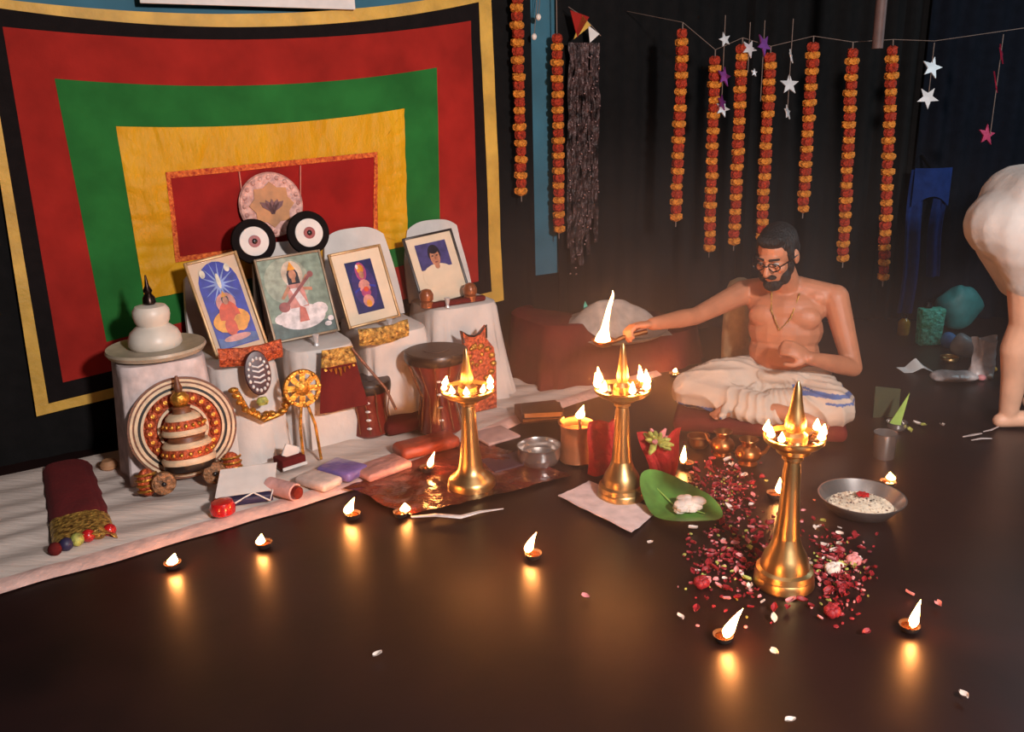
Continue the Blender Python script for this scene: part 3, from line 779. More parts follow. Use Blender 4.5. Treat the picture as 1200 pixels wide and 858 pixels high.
solo('brown_rope', MB().tube(rp, 0.006, 8), M_wood, 'brown twisted rope slanting down behind the small drum', 'rope')

# ------------------------------------------------------------------ drums
def drum(base, h, rt, rw, rb, label, rz=0, rx=0, ry=0):
    t = thing('hand_drum', label, 'drum', base, rz, 'dark red hand drums', rx=rx, ry=ry)
    MB().lathe([(rb * .9, 0.0), (rb, 0.01), (rw, h * .35), (rw, h * .6), (rt * .86, h - .05), (rt * .86, h - .035)], seg=32).build('body', M_darkred, t)
    MB().lathe([(rt, h - .04), (rt * 1.03, h - .03), (rt * 1.03, h - .01), (rt, h)], seg=36).build('rim', M_blacklac, t)
    MB().lathe([(rt * .96, h - .004), (rt * .95, h + .002), (rt * .4, h + .003)], seg=36).build('skin', M_drumskin, t)
    MB().lathe([(rt * .42, h), (rt * .42, h + .005), (rt * .1, h + .006)], seg=24).build('skin_spot', mat('grey drum paste', (70, 56, 54), .5), t)
    for k in range(12):
        a = 2 * PI * k / 12
        MB().tube([(rb * 1.0 * math.cos(a + .2), rb * 1.0 * math.sin(a + .2), .02), (rw * 1.04 * math.cos(a + .1), rw * 1.04 * math.sin(a + .1), h * .45), (rt * 1.0 * math.cos(a), rt * 1.0 * math.sin(a), h - .03)], .003, 5).build('lacing', M_wood, t)
    for k in range(4):
        a = -PI / 2 + .15
        MB().ell(((rw + (rb - rw) * max(0, .35 - k * .16) * 2 + .006) * math.cos(a), (rw + .012) * math.sin(a), h * (.2 + .16 * k)), (.012, .006, .006), seg=8, rings=5).build('metal_ring', M_silverfoil, t)
    return t
b1 = G(434, 506, 0.02)
drum(b1, G(434, 506, .02).z + 0.215, 0.100, 0.078, 0.088, 'small dark red drum standing right of the gold disc')
b2 = G(516, 503, 0.02)
drum(b2, 0.355, 0.132, 0.072, 0.098, 'large dark drum with black head standing behind the left brass lamp')

# carved crown piece right of the drum
p = W(562, 416, 0.60)
kp = thing('carved_crown', 'scalloped red and gold carved crown plate before the rightmost draped chair', 'ornament', Vector((p.x, p.y, 0.0)), RZ, rx=-.10)
zc = p.z
zc = min(zc, .27)
out = [(-.075, -zc + .02), (-.085, -.06), (-.08, .02), (-.062, .075), (-.07, .13), (-.04, .105), (-.012, .098), (.02, .108), (.055, .138), (.05, .08), (.085, .03), (.09, -.05), (.075, -zc + .02)]
MB().prism([(x, z + zc) for x, z in out], 0.02).build('plate', M_redgold, kp)
for k in range(7):
    a = -.5 + 2.9 * k / 6
    MB().ell((.075 * math.cos(a - 0.6), -0.012, zc - .03 + .08 * math.sin(a - .6)), (.018, .012, .014), seg=10, rings=6).build('gold_scroll', M_gold, kp)
for k in range(8):
    a = 2 * PI * k / 8
    MB().ell((.03 * math.cos(a) - .01, -0.012, zc + .01 + .045 * math.sin(a)), (.011, .01, .011), seg=8, rings=5).build('carved_boss', M_gold, kp)
MB().tube([(x, -.012, z + zc) for x, z in out[3:10]], .005, 6).build('dark_edge', M_blacklac, kp)

# ------------------------------------------------------------------ right of the chairs: maroon table, pale heap
mtb = thing('maroon_table', 'low table covered in maroon cloth at the right end of the altar', 'table', A(2.62, 0.32, 0), RZ)
vs, fs = [], []
K = 64
for L in (0, .4, .8, .97, 1.0):
    for k in range(K):
        a = 2 * PI * k / K
        ca, sa = math.cos(a), math.sin(a)
        sc = (1.06 - .06 * L) * (0.97 if L == 1 else 1) * (1 + (1 - L) * .04 * math.sin(13 * a))
        x, y = math.copysign(abs(ca) ** .45, ca) * .50 * sc, math.copysign(abs(sa) ** .45, sa) * .25 * sc
        hh = 0.20 + .14 * max(0, min(1, (-x - .22) / .10))
        vs.append((x, y, hh * L + (0.01 * N(x * 6, y * 6) if L == 1 else 0)))
for i in range(4):
    for k in range(K): fs.append((i * K + k, i * K + (k + 1) % K, (i + 1) * K + (k + 1) % K, (i + 1) * K + k))
fs.append(tuple(4 * K + k for k in range(K)))
MB().add(vs, fs).build('cloth_cover', M_maroon, mtb)
tc = G(714, 390, 0.21)
tr = thing('offering_tray', 'wide pale metal tray heaped with grey white cloth behind the tall flame', 'tray', Vector((tc.x, tc.y, 0.206)), 0.15)
MB().lathe([(0.10, 0), (0.27, 0.012), (0.30, 0.03), (0.293, 0.034), (0.25, 0.018), (0.05, 0.012)], seg=48).build('tray', mat('pale tray', (186, 172, 160), .4, .3), tr)
hp = MB().grid(lambda u, v: Vector((.28 * (u * 2 - 1), .19 * (v * 2 - 1), .02 + max(0, (1 - (u * 2 - 1) ** 2) * (1 - (v * 2 - 1) ** 2)) * (.145 + .07 * N(u * 4, v * 4, 1)) + .012 * N(u * 9, v * 9))), 30, 24)
hp.build('cloth_heap', mat('grey white cloth', (186, 168, 156), .8, bump=.4, bscale=16), tr)
gl = G(694, 345, 0.30)
lf = MB().grid(lambda u, v: Vector(((u - .5) * .035 * math.sin(PI * min(1, v * .9 + .1)) + .05 * (1 - v) ** 2, -.01 * v, v * .12)), 4, 10, thick=.003)
solo('green_leaf', lf, M_greenfoil, 'small shiny green leaf tip standing up behind the tray', 'leaf', Vector((tc.x - .11, tc.y + .17, 0.225)))

# ------------------------------------------------------------------ books, bowls, sheet by the left lamp
def book(u, v, d, rz, h, lab, cover=M_bookcover):
    t = thing('book', lab, 'book', G(u, v, .02 + h), rz, 'brown books stacked behind the steel bowl')
    MB().box((0, 0, d[2] / 2), (d[0] - .012, d[1] - .012, d[2] - .008)).build('pages', M_pages, t)
    for z in (.002, d[2] - .002): MB().rbox((0, 0, z), (d[0], d[1], .005), .0015).build('cover', cover, t)
    MB().rbox((-d[0] / 2, 0, d[2] / 2), (.005, d[1], d[2]), .0015).build('spine', cover, t)
    return t
book(632, 488, (.19, .14, .045), .22, 0, 'thick brown book with cream page edges, lower of the two books')
book(635, 485, (.17, .12, .03), .05, .047, 'dark brown book lying on the thick book', mat('dark book cover', (62, 40, 38), .5))
packet('dark_folder', 596, 545, (.20, .14, .02), .5, mat('dark mauve folder', (70, 46, 56), .5), 'dark mauve folder on the floor right of the left brass lamp', 'folder', -.022)
packet('paper_sheet', 580, 512, (.16, .15, .012), .6, mat('grey mauve paper', (180, 150, 146), .7), 'greyish paper sheet behind the left brass lamp', 'paper')
packet('red_bundle', 500, 528, (.26, .12, .05), .55, mat('rust silk', (150, 62, 40), .5, bump=.5, bscale=14), 'rust red silk bundle left of the left brass lamp', 'cloth')
packet('maroon_bundle', 480, 502, (.24, .12, .06), .5, M_maroon, 'maroon cloth bundle at the foot of the large drum', 'cloth')
# plastic sheet
q = [G(408, 572, .02), G(478, 607, .006), G(668, 560, .006), G(560, 512, .02)]
def sheet(u, v):
    p = (q[0] * (1 - u) + q[3] * u) * v + (q[1] * (1 - u) + q[2] * u) * (1 - v)
    e = min(u, v, 1 - u, 1 - v)
    w = .03 * N(p.x, p.y, 2, 7) * max(0, 1 - e * 8)
    return p + Vector((w, w, 0.004 + .010 * abs(N(p.x, p.y, 0, 11)) + .004 * abs(N(p.x, p.y, 4, 30))))
solo('plastic_sheet', MB().grid(sheet, 60, 30), M_plasticsheet, 'glossy red brown plastic sheet spread under the left brass lamp', 'sheet')
fo = [G(482, 606, .014), G(510, 604, .014), G(540, 606, .012), G(562, 600, .012), G(590, 596, .012)]
fm = MB().tube([p + Vector((0, 0.008 * N(i * 3.1, 0), .0)) for i, p in enumerate(fo)], [.006, .01, .012, .009, .003], 6, flat=.5)
solo('foil_strip', fm, M_silverfoil, 'thin crumpled silver foil strip along the front of the plastic sheet', 'foil')
# brass bowl
def bowl(name, base, R, h, m, lab, cat='bowl', grp=None, rim=.004, foot=.6):
    pr = [(R * foot, 0), (R * .88, h * .22), (R * 1.0, h * .55), (R * .95, h * .85), (R * 1.02, h), (R * 1.02 - rim, h), (R * .9, h * .82), (R * .92, h * .5), (R * .5, h * .12), (R * .1, h * .1)]
    return solo(name, MB().lathe(pr, seg=36), m, lab, cat, base, 0, grp)
bowl('metal_pot', G(632, 545, 0.0), .085, .085, M_steel, 'shiny round metal pot right of the left brass lamp', 'pot')

# ------------------------------------------------------------------ flames
def flame_mesh(h, r, lean, ly=0.0, seg=10):
    pr = [(0.10, 0), (.62, .08), (1.0, .22), (.92, .36), (.66, .56), (.40, .74), (.18, .9), (.03, 1.0)]
    mb = MB()
    vs, fs = [], []
    for (a, b) in pr:
        for k in range(seg):
            q = 2 * PI * k / seg
            vs.append((r * a * math.cos(q) + lean * h * b ** 1.6, r * a * math.sin(q) + ly * h * b ** 1.6, h * b))
    for i in range(len(pr) - 1):
        for k in range(seg): fs.append((i * seg + k, i * seg + (k + 1) % seg, (i + 1) * seg + (k + 1) % seg, (i + 1) * seg + k))
    fs.append(tuple(range(seg - 1, -1, -1)))
    fs.append(tuple((len(pr) - 1) * seg + k for k in range(seg)))
    return mb.add(vs, fs)
def flame(parent, p, h, r, lean, ly=0.0):
    o = flame_mesh(h, r, lean, ly).build('flame', M_flame, parent)
    o.location = p
    return o

# ------------------------------------------------------------------ tall brass oil lamps
def brass_lamp(base, tipz, rb, rt, ftray, flames, label, fin, squat=False):
    Hh = tipz
    t = thing('brass_oil_lamp', label, 'oil lamp', base, 0, 'tall brass oil lamps')
    zt = Hh * ftray
    if squat:
        MB().lathe([(rb * .96, 0), (rb, .006), (rb * 1.02, Hh * .03), (rb * .98, Hh * .05), (rb * .99, Hh * .06), (rb * .90, Hh * .085), (rb * .66, Hh * .115), (rb * .52, Hh * .15),
                    (rb * .47, Hh * .20), (rb * .43, Hh * .25)], seg=40).build('base', M_brass, t)
    else: MB().lathe([(rb * .96, 0), (rb * 1.02, .006), (rb, Hh * .045), (rb * .96, Hh * .055), (rb * .99, Hh * .06), (rb * .95, Hh * .085), (rb * .82, Hh * .095), (rb * .80, Hh * .12), (rb * .70, Hh * .16),
                (rb * .54, Hh * .20), (rb * .43, Hh * .25)], seg=40).build('base', M_brass, t)
    MB().lathe([(rb * .43, Hh * .248), (rb * .37, Hh * .34), (rb * .32, Hh * .46), (rb * .29, Hh * .57), (rb * .25, zt - Hh * .10), (rb * .34, zt - Hh * .09), (rb * .34, zt - Hh * .075), (rb * .22, zt - Hh * .06)], seg=32).build('stem', M_brass, t)
    MB().lathe([(rb * .3, zt - Hh * .07), (rb * .55, zt - Hh * .055), (rb * .6, zt - Hh * .03), (rt * .85, zt - .012), (rt, zt), (rt * 1.02, zt + .012), (rt * .96, zt + .014), (rt * .88, zt + .002), (rt * .3, zt - .004)], seg=40).build('oil_tray', M_brass, t)
    MB().lathe([(rt * .80, zt + .0), (rt * .8, zt + .004), (rt * .2, zt + .005)], seg=28).build('oil', M_oil, t)
    f0 = zt
    D = Hh - zt
    MB().lathe([(rb * .44, f0), (rb * .42, f0 + D * .10), (rb * .28, f0 + D * .16), (rb * .35, f0 + D * .24), (rb * .34, f0 + D * .34), (rb * .25, f0 + D * .48), (rb * .17, f0 + D * .7), (rb * .12, f0 + D * .9), (rb * .03, Hh)] if fin else
               [(rb * .4, f0), (rb * .38, f0 + D * .12), (rb * .2, f0 + D * .2), (rb * .26, f0 + D * .3), (rb * .2, f0 + D * .5), (rb * .14, f0 + D * .75), (rb * .1, f0 + D * .93), (rb * .03, Hh)], seg=24).build('finial', M_brass, t)
    for (ang, h, r, lean) in flames:
        a = math.radians(ang)
        x, y = rt * .9 * math.cos(a), rt * .9 * math.sin(a)
        MB().tube([(x * .6, y * .6, zt + .006), (x * .95, y * .95, zt + .016)], .004, 6).build('wick', M_wick, t)
        flame(t, (x, y, zt + .016), h, r, lean)
    return t
LB = G(553, 572)
brass_lamp(LB, at(545, 408, LB.y + .0).z, .088, .096, .70, [(200, .034, .010, .1), (160, .036, .012, .2), (235, .032, .011, -.1), (270, .030, .011, 0), (310, .032, .010, .2), (340, .034, .012, .1), (20, .034, .012, 0), (95, .03, .01, 0)],
           'brass oil lamp on the plastic sheet before the altar, leftmost of three', False, True)
MBs = G(728, 582)
brass_lamp(MBs, at(738, 402, MBs.y).z, .084, .096, .70, [(185, .055, .013, -.15), (215, .040, .013, .1), (150, .060, .013, -.1), (285, .045, .012, 0), (330, .045, .013, .1), (5, .058, .013, -.1), (35, .06, .012, -.1)],
           'brass oil lamp on white paper between red velvet cloths, middle of three', False)
RB = G(918, 684)
brass_lamp(RB, at(926, 447, RB.y).z, .084, .082, .725, [(195, .034, .011, 0), (160, .036, .011, .1), (225, .03, .010, 0), (320, .034, .011, 0), (350, .034, .011, .1), (20, .036, .011, 0)],
           'brass oil lamp ringed by petals nearest the camera, rightmost of three', True)

# ------------------------------------------------------------------ small clay lamps
def diya(base, h, r, lean, label, ly=0.0, m=None, sc=0.82):
    t = thing('clay_lamp', label, 'oil lamp', base, random.uniform(0, 6), 'small burning clay lamps')
    MB().lathe([(.016 * sc, 0), (.026 * sc, .006), (.032 * sc, .018), (.033 * sc, .022), (.029 * sc, .020), (.018 * sc, .010), (.004, .009)], seg=22).build('dish', m or M_clay, t)
    MB().lathe([(.027 * sc, .014), (.027 * sc, .0165), (.004, .017)], seg=18).build('oil', M_oil, t)
    MB().tube([(0, 0, .015), (.0, .008, .020), (.0, .016, .026)], .003, 6).build('wick', M_wick, t)
    c, s_ = math.cos(-t.rotation_euler.z), math.sin(-t.rotation_euler.z)
    flame(t, (0, .016, .022), h, r, lean * c - ly * s_, lean * s_ + ly * c)
    return t
for (u, v, h, r, l, lab) in (
    (203, 666, .038, .017, .35, 'burning clay lamp on the floor nearest the maroon runner, leftmost of all'),
    (310, 642, .036, .015, .2, 'burning clay lamp on the floor below the white folded card'),
    (414, 608, .060, .017, .45, 'burning clay lamp with leaning flame at the mat corner left of the foil strip'),
    (470, 606, .030, .018, 0, 'burning clay lamp with a low flame at the left end of the foil strip'),
    (500, 553, .062, .012, .35, 'burning clay lamp on the plastic sheet left of the brass lamp base'),
    (625, 655, .068, .014, .4, 'lone burning clay lamp on bare floor left of the white paper'),
    (847, 752, .085, .015, .45, 'burning clay lamp in front of the petals, left of the nearest brass lamp'),
    (1065, 740, .082, .012, .15, 'burning clay lamp alone on the floor at far right'),
    (1040, 570, .030, .016, -.2, 'burning clay lamp behind the steel rice bowl'),
    (907, 584, .058, .014, 0, 'burning clay lamp just behind the nearest brass lamp stem'),
    (805, 548, .070, .012, 0.05, 'burning clay lamp behind the green leaf beside the brass jugs'),
    (790, 442, .022, .012, .2, 'tiny burning clay lamp by the seated person\'s knee')):
    z = 0.024 if (u, v) == (500, 553) else 0.0
    diya(G(u, v, z), h, r, l, lab)
# pink glass lamp and tall brass pot with flame
gp_ = G(777, 432)
t = thing('glass_lamp', 'small pink glass lamp burning left of the seated person', 'oil lamp', gp_)
MB().lathe([(.026, 0), (.03, .01), (.024, .03), (.034, .06), (.036, .075), (.03, .073), (.01, .06)], seg=22).build('glass_cup', M_glasslamp, t)
flame(t, (0, 0, .07), .055, .014, .1)
tp = G(676, 540)
t = thing('brass_pot_lamp', 'tall brass pot with a flame burning on its rim left of the red velvet', 'oil lamp', tp)
MB().lathe([(.058, 0), (.070, .01), (.065, .03), (.062, .12), (.064, .15), (.072, .158), (.068, .160), (.060, .15), (.056, .13), (.02, .12)], seg=36).build('pot', M_copper, t)
MB().tube([(.068 * math.cos(a), .068 * math.sin(a), .166) for a in [2.4 + .25 * k for k in range(6)]], .006, 8).build('rim_scroll', M_brass, t)
MB().tube([(.015, .02, .12), (.015, .045, .166)], .006, 6).build('wick', M_wick, t)
flame(t, (.015, .045, .160), .055, .018, .3)

# ------------------------------------------------------------------ around the middle lamp
wp = [G(654, 585, .002), G(740, 628, .002), G(770, 600, .002), G(690, 565, .002)]
pb = MB().grid(lambda u, v: (wp[0] * (1 - u) + wp[1] * u) * (1 - v) + (wp[3] * (1 - u) + wp[2] * u) * v + Vector((0, 0, .006 + .010 * (1 - v) ** 3 + .004 * N(u * 5, v * 5))), 16, 10, thick=.004)
solo('white_paper', pb, mat('pinkish white cloth', (222, 196, 192), .7, bump=.2, bscale=20), 'folded pinkish white cloth under the middle brass lamp', 'cloth')
for (u0, v0, hh, w, tw, lab) in ((708, 558, .215, .135, .0, 'red velvet cloth hanging left of the middle lamp stem'), (772, 572, .215, .15, .2, 'red velvet cloth with yellow green flowers right of the middle lamp stem')):
    b = G(u0, v0) + Vector((0, .02, 0))
    def vel(u, v, w=w, hh=hh, tw=tw):
        x = (2 * u - 1)
        ww = w / 2 * (.72 + .28 * math.sin(PI * min(1, .25 + v * .75)))
        if tw: ww = w / 2 * (.40 + .6 * v)
        zz = hh * v - (0.05 * (1 - abs(x)) ** 2 * v if tw else 0)
        return Vector((x * ww + .01 * math.sin(5 * v), -.028 * math.cos(x * 1.5) - .012 * math.sin(9 * u + 2 * v), .004 + zz))
    vo = thing('red_velvet', lab, 'cloth', b, .05)
    MB().grid(vel, 24, 16, thick=.02).build('velvet', M_redvelvet, vo)
fb = G(772, 572) + Vector((-.012, -.01, .185))
fl = thing('flower_bunch', 'bunch of yellow green buds tucked in the red velvet at the middle lamp', 'flowers', fb)
for k in range(34):
    a, e = random.uniform(0, 2 * PI), random.uniform(-.3, 1.3)
    d = Vector((math.cos(a) * math.cos(e), math.sin(a) * math.cos(e) * .6 - .2, math.sin(e) * .8 - .1))
    L = random.uniform(.045, .085)
    MB().tube([d * .008, d * L * .6, d * L], [.004, .012, .004], 6).build('bud', M_stemgreen if k % 5 else M_petal_pink, fl)
# green leaf plate with white flowers
lc = G(797, 598, .006)
lp = thing('green_leaf', 'large heart shaped green leaf with white petals on it before the red velvet', 'leaf', lc)
def leaf(u, v):
    a = 2 * PI * u
    rr = .142 * (1 + .16 * math.cos(2 * (a - 2.0))) * (1 - .12 * math.cos(a - 1.9) ** 8)
    x, y = rr * v * math.cos(a), rr * v * math.sin(a)
    return Vector((x, y, .006 + .018 * v ** 2 * (1 + .5 * math.sin(3 * a)) + (.075 * v ** 3 * max(0, math.cos(a - 2.2)) ** 2) ))
MB().grid(leaf, 40, 8).build('blade', M_leaf, lp)
MB().tube([Vector((-.075, .10, .05)), Vector((-.02, .02, .012)), Vector((.07, -.06, .016))], [.002, .003, .002], 6).build('midrib', M_leaf_pale, lp)
for k in range(22):
    a, r = random.uniform(0, 6.28), random.uniform(0, .035)
    MB().ell((.012 + r * 1.3 * math.cos(a), -.02 + r * math.sin(a), .022 + random.uniform(0, .03)), (.028, .022, .014), Matrix.Rotation(a, 3, 'Z'), 8, 5).build('white_petal', M_petal_white, lp)

# ------------------------------------------------------------------ brass jugs and tumblers
def jug(base, R, h, lab, rz, spout=True):
    t = thing('brass_jug', lab, 'jug', base, rz, 'little brass jugs before the seated person')
    MB().lathe([(R * .7, 0), (R * .75, h * .06), (R * .55, h * .14), (R * .95, h * .3), (R, h * .45), (R * .85, h * .62), (R * .5, h * .74), (R * .52, h * .86), (R * .75, h * .97), (R * .72, h), (R * .5, h * .93), (R * .2, h * .8)], seg=28).build('body', M_brass_dark, t)
    if spout: MB().tube([(R * .8, 0, h * .42), (R * 1.25, 0, h * .55), (R * 1.5, 0, h * .8)], [R * .22, R * .15, R * .12], 8).build('spout', M_brass_dark, t)
    return t
jug(G(846, 534), .048, .105, 'brass jug with flared neck, left of the two little jugs', 2.6)
jug(G(876, 544), .050, .105, 'brass jug with flared neck, right of the two little jugs', -.3)
bowl('brass_bowl', G(818, 524), .045, .05, M_brass_dark, 'small brass bowl left of the two brass jugs')
solo('steel_tumbler', MB().lathe([(.036, 0), (.039, .004), (.042, .098), (.044, .104), (.041, .102), (.036, .012), (.01, .008)], seg=30), M_steel, 'straight steel tumbler on the floor right of the seated person', 'tumbler', G(1035, 536))
bowl('steel_cup', G(1050, 504), .042, .038, M_steel, 'small steel cup holding a cut green leaf behind the tumbler', 'cup')
cl = MB().prism([(-.035, 0), (.02, 0), (.048, .148)], .004)
t = solo('cut_leaf', cl, M_leaf_pale, 'pointed pale green cut leaf standing in the small steel cup', 'leaf', G(1050, 504) + Vector((-.005, 0, .014)), 0, rx=-.05)
solo('dark_leaf', MB().prism([(-.07, 0), (.04, 0), (.045, .125), (-.065, .14)], .004), mat('dark olive leaf', (58, 62, 34), .5), 'dark olive cut leaf leaning behind the steel cup', 'leaf', G(1045, 492) + Vector((0, .03, 0.001)), 0, rx=-.12)
# steel rice bowl
rb_ = thing('rice_bowl', 'wide steel bowl of rice with a red flower right of the nearest brass lamp', 'bowl', G(1008, 600))
MB().lathe([(.075, 0), (.10, .010), (.128, .045), (.139, .058), (.141, .062), (.136, .062), (.122, .044), (.095, .014), (.02, .008)], seg=48).build('bowl', M_steel, rb_)
MB().grid(lambda u, v: Vector((.104 * v * math.cos(6.2832 * u), .104 * v * math.sin(6.2832 * u), .026 + .022 * (1 - v) * max(0, 1 + .3 * N(u * 5, v * 5)) + .003 * N(u * 30, v * 20))), 36, 10).build('rice_heap', M_rice, rb_)
gr = MB()
for k in range(420):
    a, r = random.uniform(0, 6.28), .098 * math.sqrt(random.random())
    gr.ell((r * math.cos(a), r * math.sin(a), .029 + .021 * (1 - r / .104)), (.0045, .0016, .0016), Matrix.Rotation(random.uniform(0, 3), 3, 'Z'), 5, 4, m=0 if random.random() < .85 else 1)
g_ = gr.build('rice_grains', [M_rice, M_bookcover], rb_)
g_['kind'] = 'stuff'
rf = thing('red_flower', 'red flower resting on the rice in the steel bowl', 'flower', G(1008, 600) + Vector((.012, .02, .047)))
for k in range(7):
    a = 2 * PI * k / 7
    MB().ell((.012 * math.cos(a), .012 * math.sin(a), .008), (.012, .008, .006), Matrix.Rotation(a, 3, 'Z'), 8, 5).build('petal', M_redgloss, rf)

# ------------------------------------------------------------------ scattered petals
pm = {}
for nm, m in (('red', M_petal_red), ('pink', M_petal_pink), ('white', M_petal_white), ('green', M_stemgreen)):
    pm[nm] = MB().grid(lambda u, v: Vector(((u - .5) * .022 * math.sin(PI * (.15 + .8 * v)), (v - .5) * .03, .003 + .009 * (2 * u - 1) ** 2 + .006 * v * v)), 4, 4, thick=.0012).mesh('petal_' + nm, m)
def petal(u, v, kind, sc=1.0):
    o = link('petal', pm[kind])
    o.location = G(u, v, .002)
    o.rotation_euler = (random.uniform(-.4, .4), random.uniform(-.4, .4), random.uniform(0, 6.28))
    o.scale = (sc,) * 3
    o.location.z = .004 + .006 * sc
    return tag(o, kind + ' flower petal lying in the scatter around the nearest brass lamp', 'petal', kind + ' petals scattered around the nearest brass lamp')
def okspot(u, v):
    p = G(u, v)
    for c_, r_ in ((RB, .10), (G(1008, 600), .155), (lc, .13), (G(907, 584), .04), (G(847, 752), .04)):
        if (p - c_).xy.length < r_: return False
    return True
cnt = 0
while cnt < 250:
    u, v = random.choice([(random.gauss(855, 30), random.gauss(645, 36)), (random.gauss(980, 22), random.gauss(672, 26)), (random.gauss(905, 62), random.gauss(655, 38))])
    if not (795 < u < 1030 and 540 < v < 735) or not okspot(u, v): continue
    if v < 600 and u > 960: continue
    petal(u, v, random.choices(['red', 'pink', 'white', 'green'], [13, 4, 2, 1])[0], random.uniform(.42, .95))
    cnt += 1
for (u, v) in [(838 + random.uniform(-30, 45), 560 + random.uniform(-20, 50)) for k in range(45)]:
    if okspot(u, v): petal(u, v, random.choice(['red', 'red', 'red', 'pink', 'white']), random.uniform(.6, 1.1))
for (u, v, k_, w_) in ((685, 703, 'pink', 'left of the petal scatter, in front of the white paper'), (797, 728, 'white', 'left of the clay lamp before the petals'), (907, 768, 'white', 'right of the clay lamp before the petals'),
                       (906, 728, 'white', 'just in front of the nearest brass lamp'), (1015, 745, 'red', 'left of the clay lamp at far right'), (1025, 670, 'red', 'right of the pink rose bud'), (762, 640, 'white', 'below the large green leaf'),
                       (443, 772, 'white', 'on the empty floor at lower left'), (1065, 700, 'pink', 'just behind the clay lamp at far right'), (1100, 712, 'pink', 'right of the clay lamp at far right'),
                       (1130, 820, 'white', 'in the lower right corner of the floor'), (925, 850, 'white', 'at the very front edge of the floor')):
    o = petal(u, v, k_, .8)
    o['label'] = k_ + ' petal lying alone ' + w_
    o['group'] = 'petals lying alone on the bare floor'
for (u, v, m, lab) in ((1000, 662, M_petal_pink, 'pink rose bud right of the nearest brass lamp, larger bud'), (975, 672, M_petal_white, 'whitish rose bloom at the foot of the nearest brass lamp'), (822, 688, M_petal_red, 'red rose bud left of the nearest brass lamp'), (975, 722, M_petal_red, 'red rose head in front of the nearest brass lamp')):
    t = thing('rose', lab, 'flower', G(u, v))
    MB().ell((0, 0, .016), (.016, .016, .016), seg=10, rings=7).build('bud', m, t)
    for k in range(6):
        a = 2 * PI * k / 6
        MB().ell((.014 * math.cos(a), .014 * math.sin(a), .014 + .004 * (k % 2)), (.010, .014, .014), Matrix.Rotation(a, 3, 'Z'), 8, 6).build('petal', m, t)

cr_ = MB()
for k in range(900):
    u, v = random.choice([(random.gauss(858, 26), random.gauss(642, 32)), (random.gauss(980, 20), random.gauss(668, 24)), (random.gauss(845, 22), random.gauss(575, 18))])
    if not okspot(u, v): continue
    p = G(u, v, .005)
    r = random.uniform(.003, .009)
    cr_.ell(p, (r, r * random.uniform(.4, .9), .004), Matrix.Rotation(random.uniform(0, 3), 3, 'Z'), 6, 4, m=random.choice([0, 0, 0, 1, 1, 2, 3]))
tag(cr_.build('petal_crumbs', [M_petal_red, mat('dark red petal', (104, 20, 30), .7), M_petal_pink, M_stemgreen]), 'carpet of tiny torn petal crumbs around the nearest brass lamp', 'petals', kind='stuff')

# ------------------------------------------------------------------ garlands
fm1 = MB()
def marigold(r, h, m):
    mb = MB()
    vs, fs = [], []
    seg = 12
    pr = [(.35, -.5), (.95, -.32), (1.0, 0), (.95, .32), (.35, .5)]
    for i, (a, b) in enumerate(pr):
        for k in range(seg):
            q = 2 * PI * (k + .5 * (i % 2)) / seg
            rr = r * a * (1.0 + (.13 if k % 2 else -.10))
            vs.append((rr * math.cos(q), rr * math.sin(q), h * b + (.003 if k % 2 else -.003)))
    for i in range(len(pr) - 1):
        for k in range(seg): fs.append((i * seg + k, i * seg + (k + 1) % seg, (i + 1) * seg + (k + 1) % seg, (i + 1) * seg + k))
    fs.append(tuple(range(seg - 1, -1, -1)))
    fs.append(tuple((len(pr) - 1) * seg + k for k in range(seg)))
    return mb.add(vs, fs).mesh('marigold', m, smooth=False)
MO, MY = marigold(.026, .046, M_orange), marigold(.030, .036, M_marigold)
def garland(top, bot, label, group, extra=0.0):
    top, bot = Vector(top), Vector(bot)
    t = thing('marigold_garland', label, 'garland', bot, 0, group)
    L = top.z - bot.z
    pitch = .076
    n = max(2, round(L / pitch))
    d = (top - bot)
    MB().tube([Vector((0, 0, -.035)), d * .5, d + Vector((0, 0, extra + .03))], .003, 6).build('thread', M_string, t)
    for k in range(n):
        for (f, me, nm) in ((.0, MY, 'yellow_flower'), (.5, MO, 'orange_flower')):
            o = link(nm, me, t)
            o.location = d * ((k + f + .2) / n) + Vector((random.uniform(-.003, .003), random.uniform(-.003, .003), 0))
            o.rotation_euler = (random.uniform(-.12, .12), random.uniform(-.12, .12), random.uniform(0, 6))
            q = random.uniform(.92, 1.06)
            o.scale = (q, q, (L / n) / pitch)
    return t
g1t, g1b = W(602, -20, .10), W(611, 228, .10)
garland((g1b.x, g1b.y, 1.93), g1b, 'marigold garland on the black curtain right of the banner edge', 'two garlands by the banner')
g2t, g2b = W(652, 40, .10), W(655, 272, .10)
garland((g2b.x, g2b.y, g2t.z), g2b, 'marigold garland beside the blue wall strip', 'two garlands by the banner', .3)
GY = 4.4
tops = []
words = ['leftmost', 'second from left', 'third from left', 'fourth from left', 'fifth from left', 'sixth from left', 'rightmost']
for w_, (a, b) in zip(words, (((800, 34), (792, 258)), ((838, 66), (831, 294)), ((870, 52), (860, 286)), ((903, 62), (892, 281)), ((953, 50), (941, 248)), ((999, 57), (988, 306)), ((1046, 54), (1035, 328)))):
    tp_, bt_ = at(*a, GY), at(*b, GY)
    tops.append(tp_)
    garland(tp_, bt_, 'marigold garland hanging before the back curtain, ' + w_ + ' of the seven', 'seven garlands before the back curtain')
line = [A(2.95, 0.04, 1.80)] + [p + Vector((0, 0, .03)) for p in tops] + [at(1095, 48, GY), at(1178, 36, GY), Vector((4.85, 4.45, 1.9))]
solo('hanging_line', MB().tube(line, .0016, 6), M_string, 'thin string line from which the seven garlands hang', 'string')
